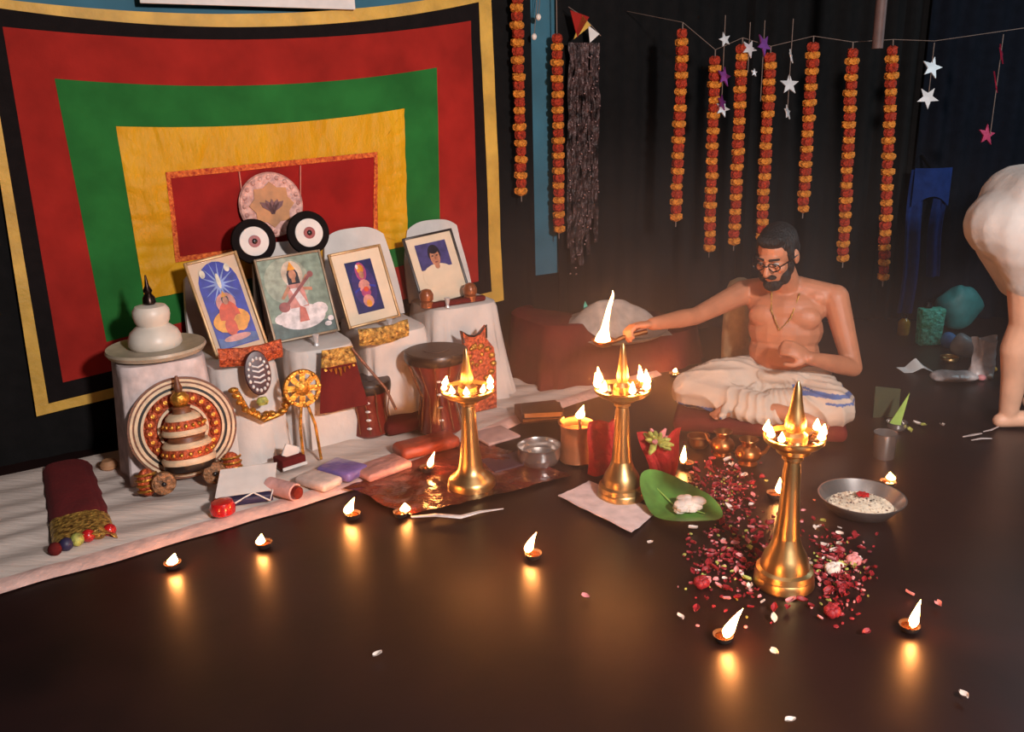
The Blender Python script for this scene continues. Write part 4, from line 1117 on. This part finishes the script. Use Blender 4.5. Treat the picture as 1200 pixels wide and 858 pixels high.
def star_pts(r, k=.42):
    return [((r if i % 2 == 0 else r * k) * math.cos(PI / 2 + i * PI / 5), (r if i % 2 == 0 else r * k) * math.sin(PI / 2 + i * PI / 5)) for i in range(10)]
def star_string(top, items, m, label, up=0.0):
    top = Vector(top)
    t = thing('star_string', label, 'ornament', top, 0, 'foil star strings')
    zmin = min(z for (_, z, _, _, _) in items)
    MB().tube([(0, 0, up), (0, 0, zmin)], .002, 6).build('thread', M_string, t)
    for (x, z, r, ry, rzz) in items:
        o = MB().prism(star_pts(r), .006).build('star', m, t)
        o.location = (x, -.004, z)
        o.rotation_euler = (-.25, ry, rzz)
    return t
p1 = at(1095, 50, GY)
star_string(p1, [(0, -.115, .055, .3, .1), (-.005, -.255, .055, .6, -.2)], M_silverfoil, 'string of two bright silver foil stars right of the last garland')
p2 = at(928, 48, GY - .01)
star_string(p2, [(0, -.07, .035, .2, 1.1), (0, -.20, .052, .05, .2), (0, -.33, .038, .2, .9)], M_silverfoil, 'string of three silver foil stars left of the fifth garland', .1)
p3 = at(849, 44, GY - .01)
star_string(p3, [(0, -.01, .035, 1.0, .2), (.005, -.33, .042, .4, .3)], M_silverfoil, 'string of two silver foil stars beside the second garland', .1)
p4 = at(878, 52, GY - .01)
star_string(p4, [(0, -.02, .045, .5, .3), (.03, -.13, .02, .2, .5)], M_silverfoil, 'single silver foil star with a small one below at the third garland', .1)
p5 = at(895, 50, GY - .02)
star_string(p5, [(0, -.01, .055, .7, .5), (-.185, -.15, .05, .3, .6), (-.19, -.27, .04, .3, .8)], M_purplefoil, 'cluster of purple foil stars between the garland tops', .1)
p6 = at(1176, 40, GY)
star_string(p6, [(0, -.09, .05, .3, .9), (-.01, -.22, .055, .3, 1.0), (-.02, -.47, .055, .2, .3)], M_pinkfoil, 'string of three dark pink foil stars at the far right')
tp_ = at(1028, 57, GY - .2)
solo('hanging_rod', MB().tube([(0, 0, 0), (0, 0, 2.98 - tp_.z)], .025, 14), mat('dull brown pipe', (96, 70, 64), .6), 'brown rod hanging down from above between the last two garlands', 'rod', tp_)
# bunting and tinsel
bt = thing('bunting', 'short bunting of red, yellow and white triangles above the tinsel', 'bunting', (0, 0, 0))
for (tri, m) in ((((668, 12), (690, 20), (676, 44)), M_red), (((682, 18), (692, 30), (672, 46)), M_yellowband), (((689, 30), (702, 40), (691, 50)), M_paper)):
    pts = [W(*p_, .13) for p_ in tri]
    off = (A(0, .004) - A(0, 0))
    MB().add(pts + [p_ + off for p_ in pts], [(0, 1, 2), (5, 4, 3), (0, 3, 4, 1), (1, 4, 5, 2), (2, 5, 3, 0)]).build('flag', m, bt, smooth=False)
MB().tube([W(666, 8, .128), W(684, 20, .128), W(704, 42, .128)], .002, 6).build('string', M_string, bt)
for (ua, ub, wd, seed, lab) in ((677, 674, .050, 3, 'dark glittering tinsel strip, left of the pair'), (694, 692, .042, 8, 'dark glittering tinsel strip, right of the pair')):
    p0, p1 = W(ua, 50, .10), W(ub, 335 if seed == 3 else 300, .10)
    rr = random.Random(seed)
    mb = MB()
    U, V = A(1, 0) - A(0, 0), A(0, 1) - A(0, 0)
    for k in range(4):
        x0, ln = (k - 1.5) * wd * .55, rr.uniform(.78, 1.0)
        def strip(u, v, x0=x0, ln=ln, k=k):
            q = p0.lerp(p1, (1 - v) * ln)
            w = wd * .36 * (.75 + .5 * abs(N(v * 9, k, seed)))
            return q + U * (x0 + (u - .5) * 2 * w + .014 * N(v * 6, k * 3, seed)) + V * (.012 * N(u * 5, v * 22, k + seed) + .016 * N(v * 5, k, 2))
        mb.grid(strip, 5, 60, thick=.002)
    for k in range(40):
        q = p0.lerp(p1, rr.uniform(.05, .95)) + (A(1, 0) - A(0, 0)) * rr.uniform(-wd, wd) + (A(0, 1) - A(0, 0)) * .014
        mb.ell(q, (.006, .003, .005), Matrix.Rotation(rr.uniform(0, 3), 3, 'Y'), 6, 4, m=1)  # pale dots put in as the sparkle of light on the tinsel
    solo('tinsel_strip', mb, [M_tinsel, mat('tinsel sparkle', (150, 120, 118), .3, .8)], lab, 'tinsel')
for (u, v, lab) in ((631, 20, 'tiny white flower hung on thread at the blue wall strip, upper one'), (626, 43, 'tiny white flower hung on thread at the blue wall strip, lower one')):
    q = W(u, v, .09)
    t = thing('white_blossom', lab, 'flower', q, RZ)
    MB().ell((0, 0, 0), (.014, .012, .016), seg=8, rings=6).build('bloom', M_petal_white, t)
    MB().tube([(0, 0, .01), (.03, .02, .14), (.05, .05, .3)], .002, 5).build('thread', M_string, t)

# ------------------------------------------------------------------ back right: chair, bags, scraps
bc = thing('blue_cloth', 'dark blue cloth hung in two tails on the back curtain above the green bag', 'cloth', (2.45, 5.04, 0))
def tail(x0, w, z0, z1, ph):
    return MB().grid(lambda u, v: Vector((x0 + (u - .5) * w + .01 * math.sin(6 * v + ph), .015 * math.sin(7 * u + ph) - .02, z0 + (z1 - z0) * v)), 10, 16, thick=.012)
M_bluehang = mat('blue hanging cloth', (22, 42, 92), 0.85, spec=.1, bump=.2, bscale=30)
tail(-.055, .085, .08, .93, 0).build('long_tail', M_bluehang, bc)
tail(.075, .075, .30, .93, 2).build('short_tail', M_bluehang, bc)
MB().grid(lambda u, v: Vector((-.10 + .215 * u, -.035 - .03 * math.sin(PI * u), .72 + .22 * v + .06 * math.sin(PI * u) * (1 - v))), 12, 8, thick=.014).build('folded_top', M_bluehang, bc)
MB().tube([(0.0, -.02, .93), (0, .06, .97), (0, .12, 1.0)], .008, 8).build('hook', M_black, bc)
gbg = G(1087, 404)
t = thing('gift_bag', 'shiny sea green wrapped bag standing on the floor at the back right', 'bag', gbg, .05)
mb = MB().rbox((0, 0, .107), (.125, .07, .212), .012, seg=2)
mb.v = [(x * (1 + .12 * (z / .21)) + .006 * N(x * 20, z * 20), y + .008 * N(x * 16, z * 16, 3), z) for x, y, z in mb.v]
mb.build('wrap', M_greenfoil, t)
MB().lathe([(.018, 0), (.022, .01), (.012, .03)], c=(-.02, 0, .214), seg=12).build('dark_cap', M_black, t)
yb = G(1058, 392)
t = thing('oil_bottle', 'small bottle of yellow oil left of the green bag', 'bottle', yb)
MB().lathe([(.030, 0), (.034, .008), (.034, .075), (.022, .09), (.014, .10)], seg=20).build('bottle', M_yellowoil, t)
MB().lathe([(.016, .10), (.016, .122), (.004, .124)], seg=16).build('cap', M_black, t)
tb = G(1132, 392) + Vector((0, .12, 0))
def sack(w, h, d, amp, sd):
    mb = MB().ell((0, 0, h / 2), (w / 2, d / 2, h / 2), seg=24, rings=16)
    mb.v = [(x * (1 + amp * N(x * 9, z * 9, sd)), y * (1 + amp * N(y * 9, z * 9, sd + 2)), max(0, z * (1 + .5 * amp * N(x * 12, y * 12, sd + 5)))) for x, y, z in mb.v]
    return mb
solo('teal_sack', sack(.25, .26, .2, .35, 1), M_tealbag, 'dull teal cloth sack behind the white plastic bag', 'bag', tb)
solo('blue_pouch', sack(.10, .09, .08, .4, 2), mat('light blue cloth', (60, 120, 180), .6), 'small light blue pouch right of the green bag', 'pouch', G(1112, 408))
wb = G(1148, 442)
t = thing('plastic_bag', 'white plastic bag with gathered top standing by the bent person\'s leg', 'bag', wb)
vs, fs = [], []
for L in range(9):
    v = L / 8
    r = .065 * (1 - .35 * v) + (.03 * max(0, v - .75) * 4 if v > .75 else 0) * .5
    for k in range(24):
        a = 2 * PI * k / 24
        q = r * (1 + .18 * v * math.sin(5 * a) + .1 * N(math.cos(a) * 3, v * 5, 1))
        vs.append((q * math.cos(a) + .012 * math.sin(3 * v), q * math.sin(a) * .7, .20 * v + (.012 * math.sin(2 * a + 1) if v > .9 else 0)))
for L in range(8):
    for k in range(24): fs.append((L * 24 + k, L * 24 + (k + 1) % 24, (L + 1) * 24 + (k + 1) % 24, (L + 1) * 24 + k))
fs.append(tuple(range(23, -1, -1)))
MB().add(vs, fs).build('bag', M_clearplastic, t)
solo('white_bag', sack(.16, .13, .1, .5, 4), mat('grey plastic', (150, 146, 146), .4), 'greyish crumpled plastic bag behind the brass dish', 'bag', G(1128, 420))
bowl('brass_dish', G(1112, 424), .045, .03, M_brass, 'small brass dish on the floor below the green bag', 'dish')
solo('crumpled_bag', sack(.26, .05, .13, .5, 5), M_clearplastic, 'flat crumpled plastic bag on the floor left of the standing white bag', 'bag', G(1118, 446))
for k, (u, v, m) in enumerate(((1140, 440, M_redgloss), (1150, 446, M_petal_pink), (1135, 447, M_petal_red), (1158, 444, M_petal_white), (1163, 436, M_yellowband))):
    tag(MB().ell((0, 0, .015), (.022, .018, .015), seg=10, rings=6).build('flower_scrap', m), ('red', 'pink', 'dark red', 'white', 'yellow')[k] + ' flower scrap by the white plastic bag', 'flower').location = G(u, v)
pt_ = MB().grid(lambda u, v: Vector(((u - .5) * .15, (v - .5) * .09, .004 + .05 * max(0, 1 - abs(u - .62) * 3) * (.5 + .5 * v))), 14, 6, thick=.002)
solo('paper_scrap', pt_, M_paper, 'folded white paper on the floor below the yellow bottle', 'paper', G(1072, 434))
sc_ = MB()
for (a, b, r) in (((1128, 512), (1150, 508), .008), ((1152, 506), (1170, 500), .006), ((1138, 516), (1162, 514), .007)):
    sc_.tube([G(*a, .008), G((a[0] + b[0]) / 2, a[1] - 2, .014), G(*b, .008)], [r * .5, r, r * .6], 6, flat=.5)
solo('plastic_scrap', sc_, M_clearplastic, 'clear torn plastic scrap on the floor by the bent person\'s foot', 'scrap')
for k, (u, v) in enumerate(((1066, 506), (1074, 498), (1082, 500), (1104, 500))):
    o = link('petal', pm['white' if k % 2 else 'green'])
    o.location = G(u, v, .006)
    o.rotation_euler = (0, 0, k)
    tag(o, 'pale leaf bit on the floor right of the steel cup', 'petal', 'pale leaf bits right of the steel cup')

# ------------------------------------------------------------------ people
def hand(mb, wrist, d, palm_n, curl=(.5, .7, .6), size=1.0, thumb=1):
    d = Vector(d).normalized()
    nrm = Vector(palm_n)
    nrm = (nrm - d * nrm.dot(d)).normalized()
    side = d.cross(nrm)
    Mx = Matrix((side, d, nrm)).transposed()
    w = Vector(wrist)
    mb.ell(w + d * .045 * size, (.038 * size, .052 * size, .016 * size), Mx)
    for i, (off, L) in enumerate(((-.027, .068), (-.009, .078), (.009, .074), (.026, .058))):
        p = w + d * .085 * size + side * off * size
        ang = 0
        pts = [w + d * .05 * size + side * off * .9 * size, p]
        for j, fr in enumerate((.45, .32, .25)):
            ang += curl[j]
            dd = d * math.cos(ang) + nrm * math.sin(ang)
            p = p + dd * L * fr * size
            pts.append(p)
        mb.limb(pts, [.010 * size, .0095 * size, .009 * size, .008 * size, .007 * size])
    tb = w + d * .025 * size - side * .032 * thumb * size
    t1 = tb + (d * .6 - side * .6 * thumb + nrm * .35).normalized() * .035 * size
    t2 = t1 + (d * .85 - side * .1 * thumb + nrm * .5).normalized() * .032 * size
    mb.limb([w + d * .015 * size - side * .012 * thumb * size, tb, t1, t2], [.014 * size, .014 * size, .0105 * size, .009 * size])

def head(mb, c, M):
    def e(p, r, m=None): mb.ell(Vector(c) + M @ Vector(p), r, M @ m if m else M)
    e((0, .012, .032), (.074, .092, .084))
    e((0, -.026, -.040), (.059, .064, .070))
    e((0, -.062, -.092), (.026, .024, .020))
    for sx in (-1, 1):
        e((sx * .040, -.060, -.022), (.022, .022, .020))
        e((sx * .077, .014, -.008), (.010, .022, .032))
    e((0, -.080, .024), (.050, .014, .011))
    mb.limb([Vector(c) + M @ Vector(p) for p in ((0, -.086, .014), (0, -.104, -.020), (0, -.110, -.030))], [.009, .012, .014])
    for sx in (-1, 1): e((sx * .012, -.097, -.032), (.009, .010, .008))
    e((0, -.086, -.060), (.023, .012, .006))
    e((0, -.084, -.069), (.020, .011, .006))

def folds(me, c, amp, freq):
    me.update()
    nrm = [v.normal.copy() for v in me.vertices]
    for v, n in zip(me.vertices, nrm):
        d = v.co - c
        a = math.atan2(d.x, -d.y) + .6 * d.z / max(.05, d.length)
        k = math.sin(freq * a + 3.5 * N(v.co.x, v.co.y, v.co.z, 5))
        k = 1 - 2 * abs(k) ** .7
        v.co += n * amp * k * min(1, d.length / .12) * (.6 + .8 * abs(N(v.co.x, v.co.y, v.co.z, 3.1)))
    me.update()
# --- seated person
P = thing('person', 'bearded bare chested person in glasses and white dhoti, cross legged, holding out a flaming lamp', 'person', (0, 0, 0))
face = Vector((-.66, -.75, 0)).normalized()
Mh = Matrix.Rotation(math.atan2(face.x, -face.y) * 1.0, 3, 'Z') @ Matrix.Rotation(0.36, 3, 'X')
hc = Vector((1.095, 3.46, .735))
body = MB()
fwd = Vector((-.42, -.91, 0)).normalized()
lft = Vector((.91, -.42, 0)).normalized()
hip = Vector((1.185, 3.56, .17))
Mt = Matrix((lft, -fwd, Vector((0, 0, 1)))).transposed()
def T(a, b, z): return Vector((hip.x, hip.y, 0)) + lft * a + fwd * b + Vector((0, 0, z))
body.ell(T(0, 0, .20), (.165, .125, .12), Mt)
body.ell(T(0, .02, .30), (.150, .118, .11), Mt)
body.ell(T(0, .02, .40), (.158, .112, .12), Mt)
body.ell(T(0, .015, .49), (.165, .100, .09), Mt)
for sx in (-1, 1):
    body.ell(T(sx * .075, .075, .465), (.075, .045, .055), Mt)
    body.ell(T(sx * .115, .0, .545), (.075, .065, .05), Mt)
body.limb([T(-.16, .0, .555), T(0, .0, .575), T(.16, .0, .555)], [.05, .06, .05])
body.limb([T(0, .0, .56), hc + Mh @ Vector((0, .015, -.055))], [.062, .055])
# his right arm, reaching out to the left
shR, elR, wrR = T(-.185, .01, .545), Vector((.775, 3.47, .485)), Vector((.565, 3.30, .500))
body.limb([shR, shR.lerp(elR, .45), elR, elR.lerp(wrR, .35), wrR], [.055, .046, .037, .038, .026])
hand(body, wrR, Vector((-.9, -.3, .0)), Vector((.1, -.2, -1)), (.6, .9, .7), thumb=1)
# his left arm, folded before the chest
shL, elL, wrL = T(.190, .0, .545), Vector((1.425, 3.40, .262)), Vector((1.190, 3.265, .350))
body.limb([shL, shL.lerp(elL, .45), elL, elL.lerp(wrL, .35), wrL], [.056, .048, .039, .039, .027])
hand(body, wrL, Vector((-.85, .05, .45)), Vector((-.1, .6, -.4)), (.7, .9, .7), thumb=-1)
# legs under the dhoti
kR, kL = Vector((.77, 3.52, .145)), Vector((1.315, 3.285, .13))
body.limb([T(-.09, .02, .16), kR], [.085, .06])
body.limb([T(.09, .02, .16), kL], [.085, .06])
ankR, ankL = Vector((1.12, 3.27, .11)), Vector((.98, 3.40, .125))
body.limb([kR, ankR], [.052, .034])
body.limb([kL, ankL], [.052, .034])
for a_, dd in ((ankL, Vector((-.85, -.35, -.12))), (ankR, Vector((.8, -.3, -.1)))):
    dd.normalize()
    body.limb([a_, a_ + dd * .07 + Vector((0, 0, -.01)), a_ + dd * .13 + Vector((0, 0, -.02))], [.034, .032, .026])
    s_ = dd.cross(Vector((0, 0, 1)))
    for k in range(5):
        b_ = a_ + dd * .13 + s_ * (k - 2) * .013 + Vector((0, 0, -.02))
        body.limb([b_, b_ + dd * (.035 - .003 * k)], [.010, .008])
head(body, hc, Mh)
me = remesh(body, .005, 5)
me.materials.append(M_skin)
link('body', me, P)
hb = MB()
def he(p, r): hb.ell(hc + Mh @ Vector(p), r, Mh)
he((0, .022, .048), (.080, .092, .082))
he((0, .060, .005), (.072, .060, .07))
he((0, -.040, .090), (.058, .045, .030))
for sx in (-1, 1): he((sx * .068, -.012, .020), (.012, .022, .038))
hm = remesh(hb, .006, 2)
hm.materials.append(M_hair)
link('hair', hm, P)
bb = MB()
def be(p, r): bb.ell(hc + Mh @ Vector(p), r, Mh)
be((0, -.060, -.100), (.040, .040, .030))
for sx in (-1, 1):
    be((sx * .046, -.036, -.072), (.020, .034, .036))
    be((sx * .062, -.012, -.038), (.012, .022, .036))
    be((sx * .018, -.096, -.049), (.021, .014, .009))
be((0, -.082, -.082), (.024, .014, .010))
bm2 = remesh(bb, .005, 2)
bm2.materials.append(M_hair)
link('beard', bm2, P)
for sx in (-1, 1):
    ec = hc + Mh @ Vector((sx * .031, -.076, .002))
    e_ = MB().ell(ec, (.012, .010, .006), Mh, 12, 8).build('eye', M_eye, P)
    MB().ell(ec + Mh @ Vector((0, -.008, -.003)), (.005, .003, .005), Mh, 10, 6).build('iris', M_black, e_)
    MB().limb([hc + Mh @ Vector((sx * .014, -.092, .026)), hc + Mh @ Vector((sx * .048, -.080, .028))], [.005, .004]).build('eyebrow', M_hair, P)
gm = thing('tmp', '', '')
bpy.data.objects.remove(gm)
gf = MB()
for sx in (-1, 1):
    ring_ = [hc + Mh @ Vector((sx * .033 + .025 * math.cos(q), -.108 + .01 * abs(math.cos(q)), .002 + .017 * math.sin(q))) for q in [2 * PI * k / 20 for k in range(21)]]
    gf.tube(ring_, .0026, 6)
    gf.tube([hc + Mh @ Vector((sx * .058, -.100, .006)), hc + Mh @ Vector((sx * .082, -.04, .008)), hc + Mh @ Vector((sx * .084, .012, .004))], .0024, 6)
gf.tube([hc + Mh @ Vector((-.010, -.107, .006)), hc + Mh @ Vector((0, -.112, .008)), hc + Mh @ Vector((.010, -.107, .006))], .0026, 6)
gf.build('glasses', M_black, P)
nk = [T(-.06, .06, .58), T(-.05, .115, .50), T(-.01, .135, .42), T(.03, .125, .47), T(.055, .075, .57)]
MB().tube(nk, .003, 6).build('necklace', M_goldcloth, P)
# dhoti
dh = MB()
dh.ell(T(0, 0, .155), (.195, .165, .135), Mt)
dh.limb([T(-.09, .03, .155), kR.lerp(T(-.09, .03, .155), .4) + Vector((0, 0, .01)), kR], [.125, .108, .080])
dh.limb([T(.09, .03, .15), kL], [.125, .088])
dh.limb([kR, ankR.lerp(kR, .25)], [.075, .062])
dh.limb([kL, ankL.lerp(kL, .35)], [.085, .066])
dh.limb([T(-.16, .08, .225), T(-.05, .145, .215), T(.08, .14, .22), T(.17, .06, .225), T(.18, -.06, .225)], [.026, .03, .03, .03, .026])
dh.ell(Vector((1.29, 3.40, .09)), (.14, .15, .09))
dh.ell(Vector((1.08, 3.40, .10)), (.20, .15, .065))
for k in range(8):                                        # hanging folds
    a0 = T(-.12 + .04 * k, .13, .20)
    b0 = Vector((.86 + .07 * k, 3.36 - .045 * abs(k - 4) * .3, .10 + .02 * math.sin(k * 2)))
    dh.limb([a0, a0.lerp(b0, .5) + Vector((0, 0, -.005)), b0], [.016, .02, .018])
dme = remesh(dh, .007, 4)
folds(dme, T(-.02, .14, .22), 0.0075, 15)
for m_ in (M_dhoti, M_blue): dme.materials.append(m_)
for pl in dme.polygons:
    c_ = pl.center
    if c_.x > 1.17 and c_.y < 3.62 and (.186 < c_.z < .200 or (.160 < c_.z < .170 and c_.x > 1.26)): pl.material_index = 1
    if c_.x < .86 and .075 < c_.z < .098 and c_.y < 3.56: pl.material_index = 1
link('dhoti', dme, P)
cu = MB().rbox((0, 0, .034), (.70, .44, .068), .03, seg=4)
solo('seat_cushion', cu, M_maroon, 'flat maroon seat cushion under the seated person', 'cushion', (1.07, 3.50, 0), -.28)
# shoulder cloth bundle behind his arm
cb = at(866, 372, 3.85)
jt = at(868, 326, 3.85).z
stl = thing('cream_jar', 'cream cloth wrapped jar standing behind the seated person\'s raised arm', 'jar', Vector((cb.x, 3.85, 0)))
MB().lathe([(.05, 0), (.07, .03), (.075, jt * .5), (.07, jt * .78), (.055, jt * .84)], seg=24).build('jar', mat('cream wrap', (176, 148, 112), .7, bump=.4, bscale=20), stl)
MB().lathe([(.062, jt * .83), (.07, jt * .88), (.05, jt * .97), (.02, jt)], seg=24).build('cloth_top', mat('cream cloth', (196, 172, 138), .8), stl)
# hand lamp with tall flame
cup = at(707, 398, 3.24)
hl = thing('hand_lamp', 'brass hand lamp with a tall flame held out by the seated person', 'oil lamp', cup)
MB().lathe([(.012, -.03), (.03, -.024), (.045, -.006), (.048, 0), (.043, -.002), (.026, -.016), (.006, -.018)], seg=24).build('cup', M_brass_dark, hl)
hh_ = wrR + Vector((-.075, -.03, -.028)) - cup
MB().tube([(.035, 0, -.012), hh_ * .6 + Vector((0, 0, -.008)), hh_ + Vector((.05, .02, 0))], [.008, .009, .011], 10).build('handle', M_brass_dark, hl)
fmh = MB()
pr = [(0, 0, .018), (-.002, .008, .032), (0, .024, .026), (.006, .05, .016), (.010, .08, .012), (.016, .11, .010), (.022, .14, .008), (.030, .165, .007), (.037, .19, .004), (.035, .205, .0015)]
fmh.tube([(x - .0, 0, z - .01) for x, z, r in pr], [r for _, _, r in pr], 12)
fmh.build('flame', M_torch, hl)

# --- bending man at the right edge
P2 = thing('person', 'barefoot person in folded white cloth bending away at the right picture edge', 'person', (0, 0, 0))
b2_ = MB()
hipN, hipF = Vector((2.04, 3.28, .80)), Vector((2.06, 3.46, .80))
knN, knF = Vector((2.065, 3.30, .455)), Vector((2.24, 3.52, .46))
anN, anF = Vector((2.070, 3.34, .075)), Vector((2.32, 3.56, .075))
for h_, k_, a_ in ((hipN, knN, anN), (hipF, knF, anF)):
    b2_.limb([h_, h_.lerp(k_, .5), k_, k_.lerp(a_, .28) + Vector((-.018, 0, 0)), k_.lerp(a_, .6) + Vector((-.006, 0, 0)), a_], [.105, .09, .063, .063, .050, .038])
    b2_.limb([a_ + Vector((-.03, 0, -.045)), a_ + Vector((.06, -.01, -.035)), a_ + Vector((.15, -.03, -.052))], [.030, .036, .022])
    for k in range(5):
        q_ = a_ + Vector((.15 - .006 * k, -.03 + (k - 2) * .016, -.058))
        b2_.limb([q_, q_ + Vector((.035 - .004 * k, 0, -.004))], [.012, .010])
b2_.ell((2.03, 3.37, .84), (.15, .18, .14))
b2_.limb([(2.07, 3.37, .88), (2.28, 3.37, 1.0), (2.50, 3.37, 1.10)], [.135, .135, .14])
b2_.limb([(2.50, 3.21, 1.10), (2.50, 3.37, 1.12), (2.50, 3.53, 1.10)], [.06, .09, .06])
b2_.limb([(2.52, 3.37, 1.12), (2.66, 3.37, 1.16)], [.06, .055])
Mh2 = Matrix.Rotation(PI / 2, 3, 'Z') @ Matrix.Rotation(.8, 3, 'X')
head(b2_, (2.74, 3.37, 1.18), Mh2)
for sy, kn in ((3.19, knN), (3.55, knF)):
    w_ = Vector((2.62, sy, .64))
    b2_.limb([(2.50, sy, 1.08), (2.55, sy, .86), w_], [.05, .04, .026])
    hand(b2_, w_, (.1, 0, -1), (0, 1 if sy < 3.3 else -1, 0), (.3, .4, .4))
me = remesh(b2_, .007, 6)
me.materials.append(M_skin2)
link('body', me, P2)
hb = MB()
for p_, r_ in (((0, .022, .048), (.080, .092, .082)), ((0, .060, .005), (.072, .060, .07)), ((0, -.04, .09), (.058, .045, .03))):
    hb.ell(Vector((2.74, 3.37, 1.18)) + Mh2 @ Vector(p_), r_, Mh2)
hm = remesh(hb, .008, 2)
hm.materials.append(M_hair)
link('hair', hm, P2)
for sx in (-1, 1):
    ec = Vector((2.74, 3.37, 1.18)) + Mh2 @ Vector((sx * .031, -.080, .004))
    e_ = MB().ell(ec, (.012, .010, .009), Mh2, 12, 8).build('eye', M_eye, P2)
    MB().ell(ec + Mh2 @ Vector((0, -.008, 0)), (.005, .003, .005), Mh2, 10, 6).build('iris', M_black, e_)
mu = MB()
mu.ell((2.035, 3.37, .845), (.215, .225, .165))
mu.limb([hipN + Vector((.0, 0, -.02)), hipN.lerp(knN, .40) + Vector((.02, 0, 0))], [.16, .125])
mu.limb([hipF + Vector((.0, 0, -.02)), hipF.lerp(knF, .5)], [.15, .125])
mu.limb([(2.06, 3.30, .92), (2.06, 3.46, .92)], [.155, .155])
mu.ell((2.18, 3.40, .64), (.11, .16, .13))
mme = remesh(mu, .009, 16)
folds(mme, Vector((2.3, 3.25, 1.0)), 0.0008, 10)
mme.materials.append(M_white)
link('folded_cloth', mme, P2)

# ------------------------------------------------------------------ incense smoke over the lamps
def smoke():
    m = bpy.data.materials.new('incense smoke')
    m.use_nodes = True
    nt = m.node_tree
    for n in list(nt.nodes): nt.nodes.remove(n)
    out = nt.nodes.new('ShaderNodeOutputMaterial')
    vol = nt.nodes.new('ShaderNodeVolumePrincipled')
    vol.inputs['Color'].default_value = (0.92, 0.80, 0.76, 1)
    vol.inputs['Anisotropy'].default_value = 0.35
    tc = nt.nodes.new('ShaderNodeTexCoord')
    ln = nt.nodes.new('ShaderNodeVectorMath'); ln.operation = 'LENGTH'
    nt.links.new(tc.outputs['Object'], ln.inputs[0])
    mr = nt.nodes.new('ShaderNodeMapRange')
    mr.interpolation_type = 'SMOOTHSTEP'
    mr.inputs['From Min'].default_value = 1.0
    mr.inputs['From Max'].default_value = 0.0
    mr.inputs['To Min'].default_value = 0.0
    mr.inputs['To Max'].default_value = 1.0
    nt.links.new(ln.outputs['Value'], mr.inputs['Value'])
    nz = nt.nodes.new('ShaderNodeTexNoise')
    nz.inputs['Scale'].default_value = 3.0
    nz.inputs['Detail'].default_value = 2
    nt.links.new(tc.outputs['Object'], nz.inputs['Vector'])
    m1 = nt.nodes.new('ShaderNodeMath'); m1.operation = 'MULTIPLY'
    nt.links.new(mr.outputs['Result'], m1.inputs[0])
    nt.links.new(nz.outputs['Fac'], m1.inputs[1])
    m2 = nt.nodes.new('ShaderNodeMath'); m2.operation = 'MULTIPLY'
    m2.inputs[1].default_value = SMOKE
    nt.links.new(m1.outputs[0], m2.inputs[0])
    nt.links.new(m2.outputs[0], vol.inputs['Density'])
    nt.links.new(vol.outputs['Volume'], out.inputs['Volume'])
    o = MB().ell((0, 0, 0), 1.0, seg=32, rings=20).build('incense_smoke', m)
    o.location = (0.62, 3.0, 0.40)
    o.scale = (1.8, 1.7, 1.05)
    tag(o, 'thin haze of incense smoke hanging over the lamps and seated person', 'smoke', kind='stuff')
SMOKE = 0.30
smoke()
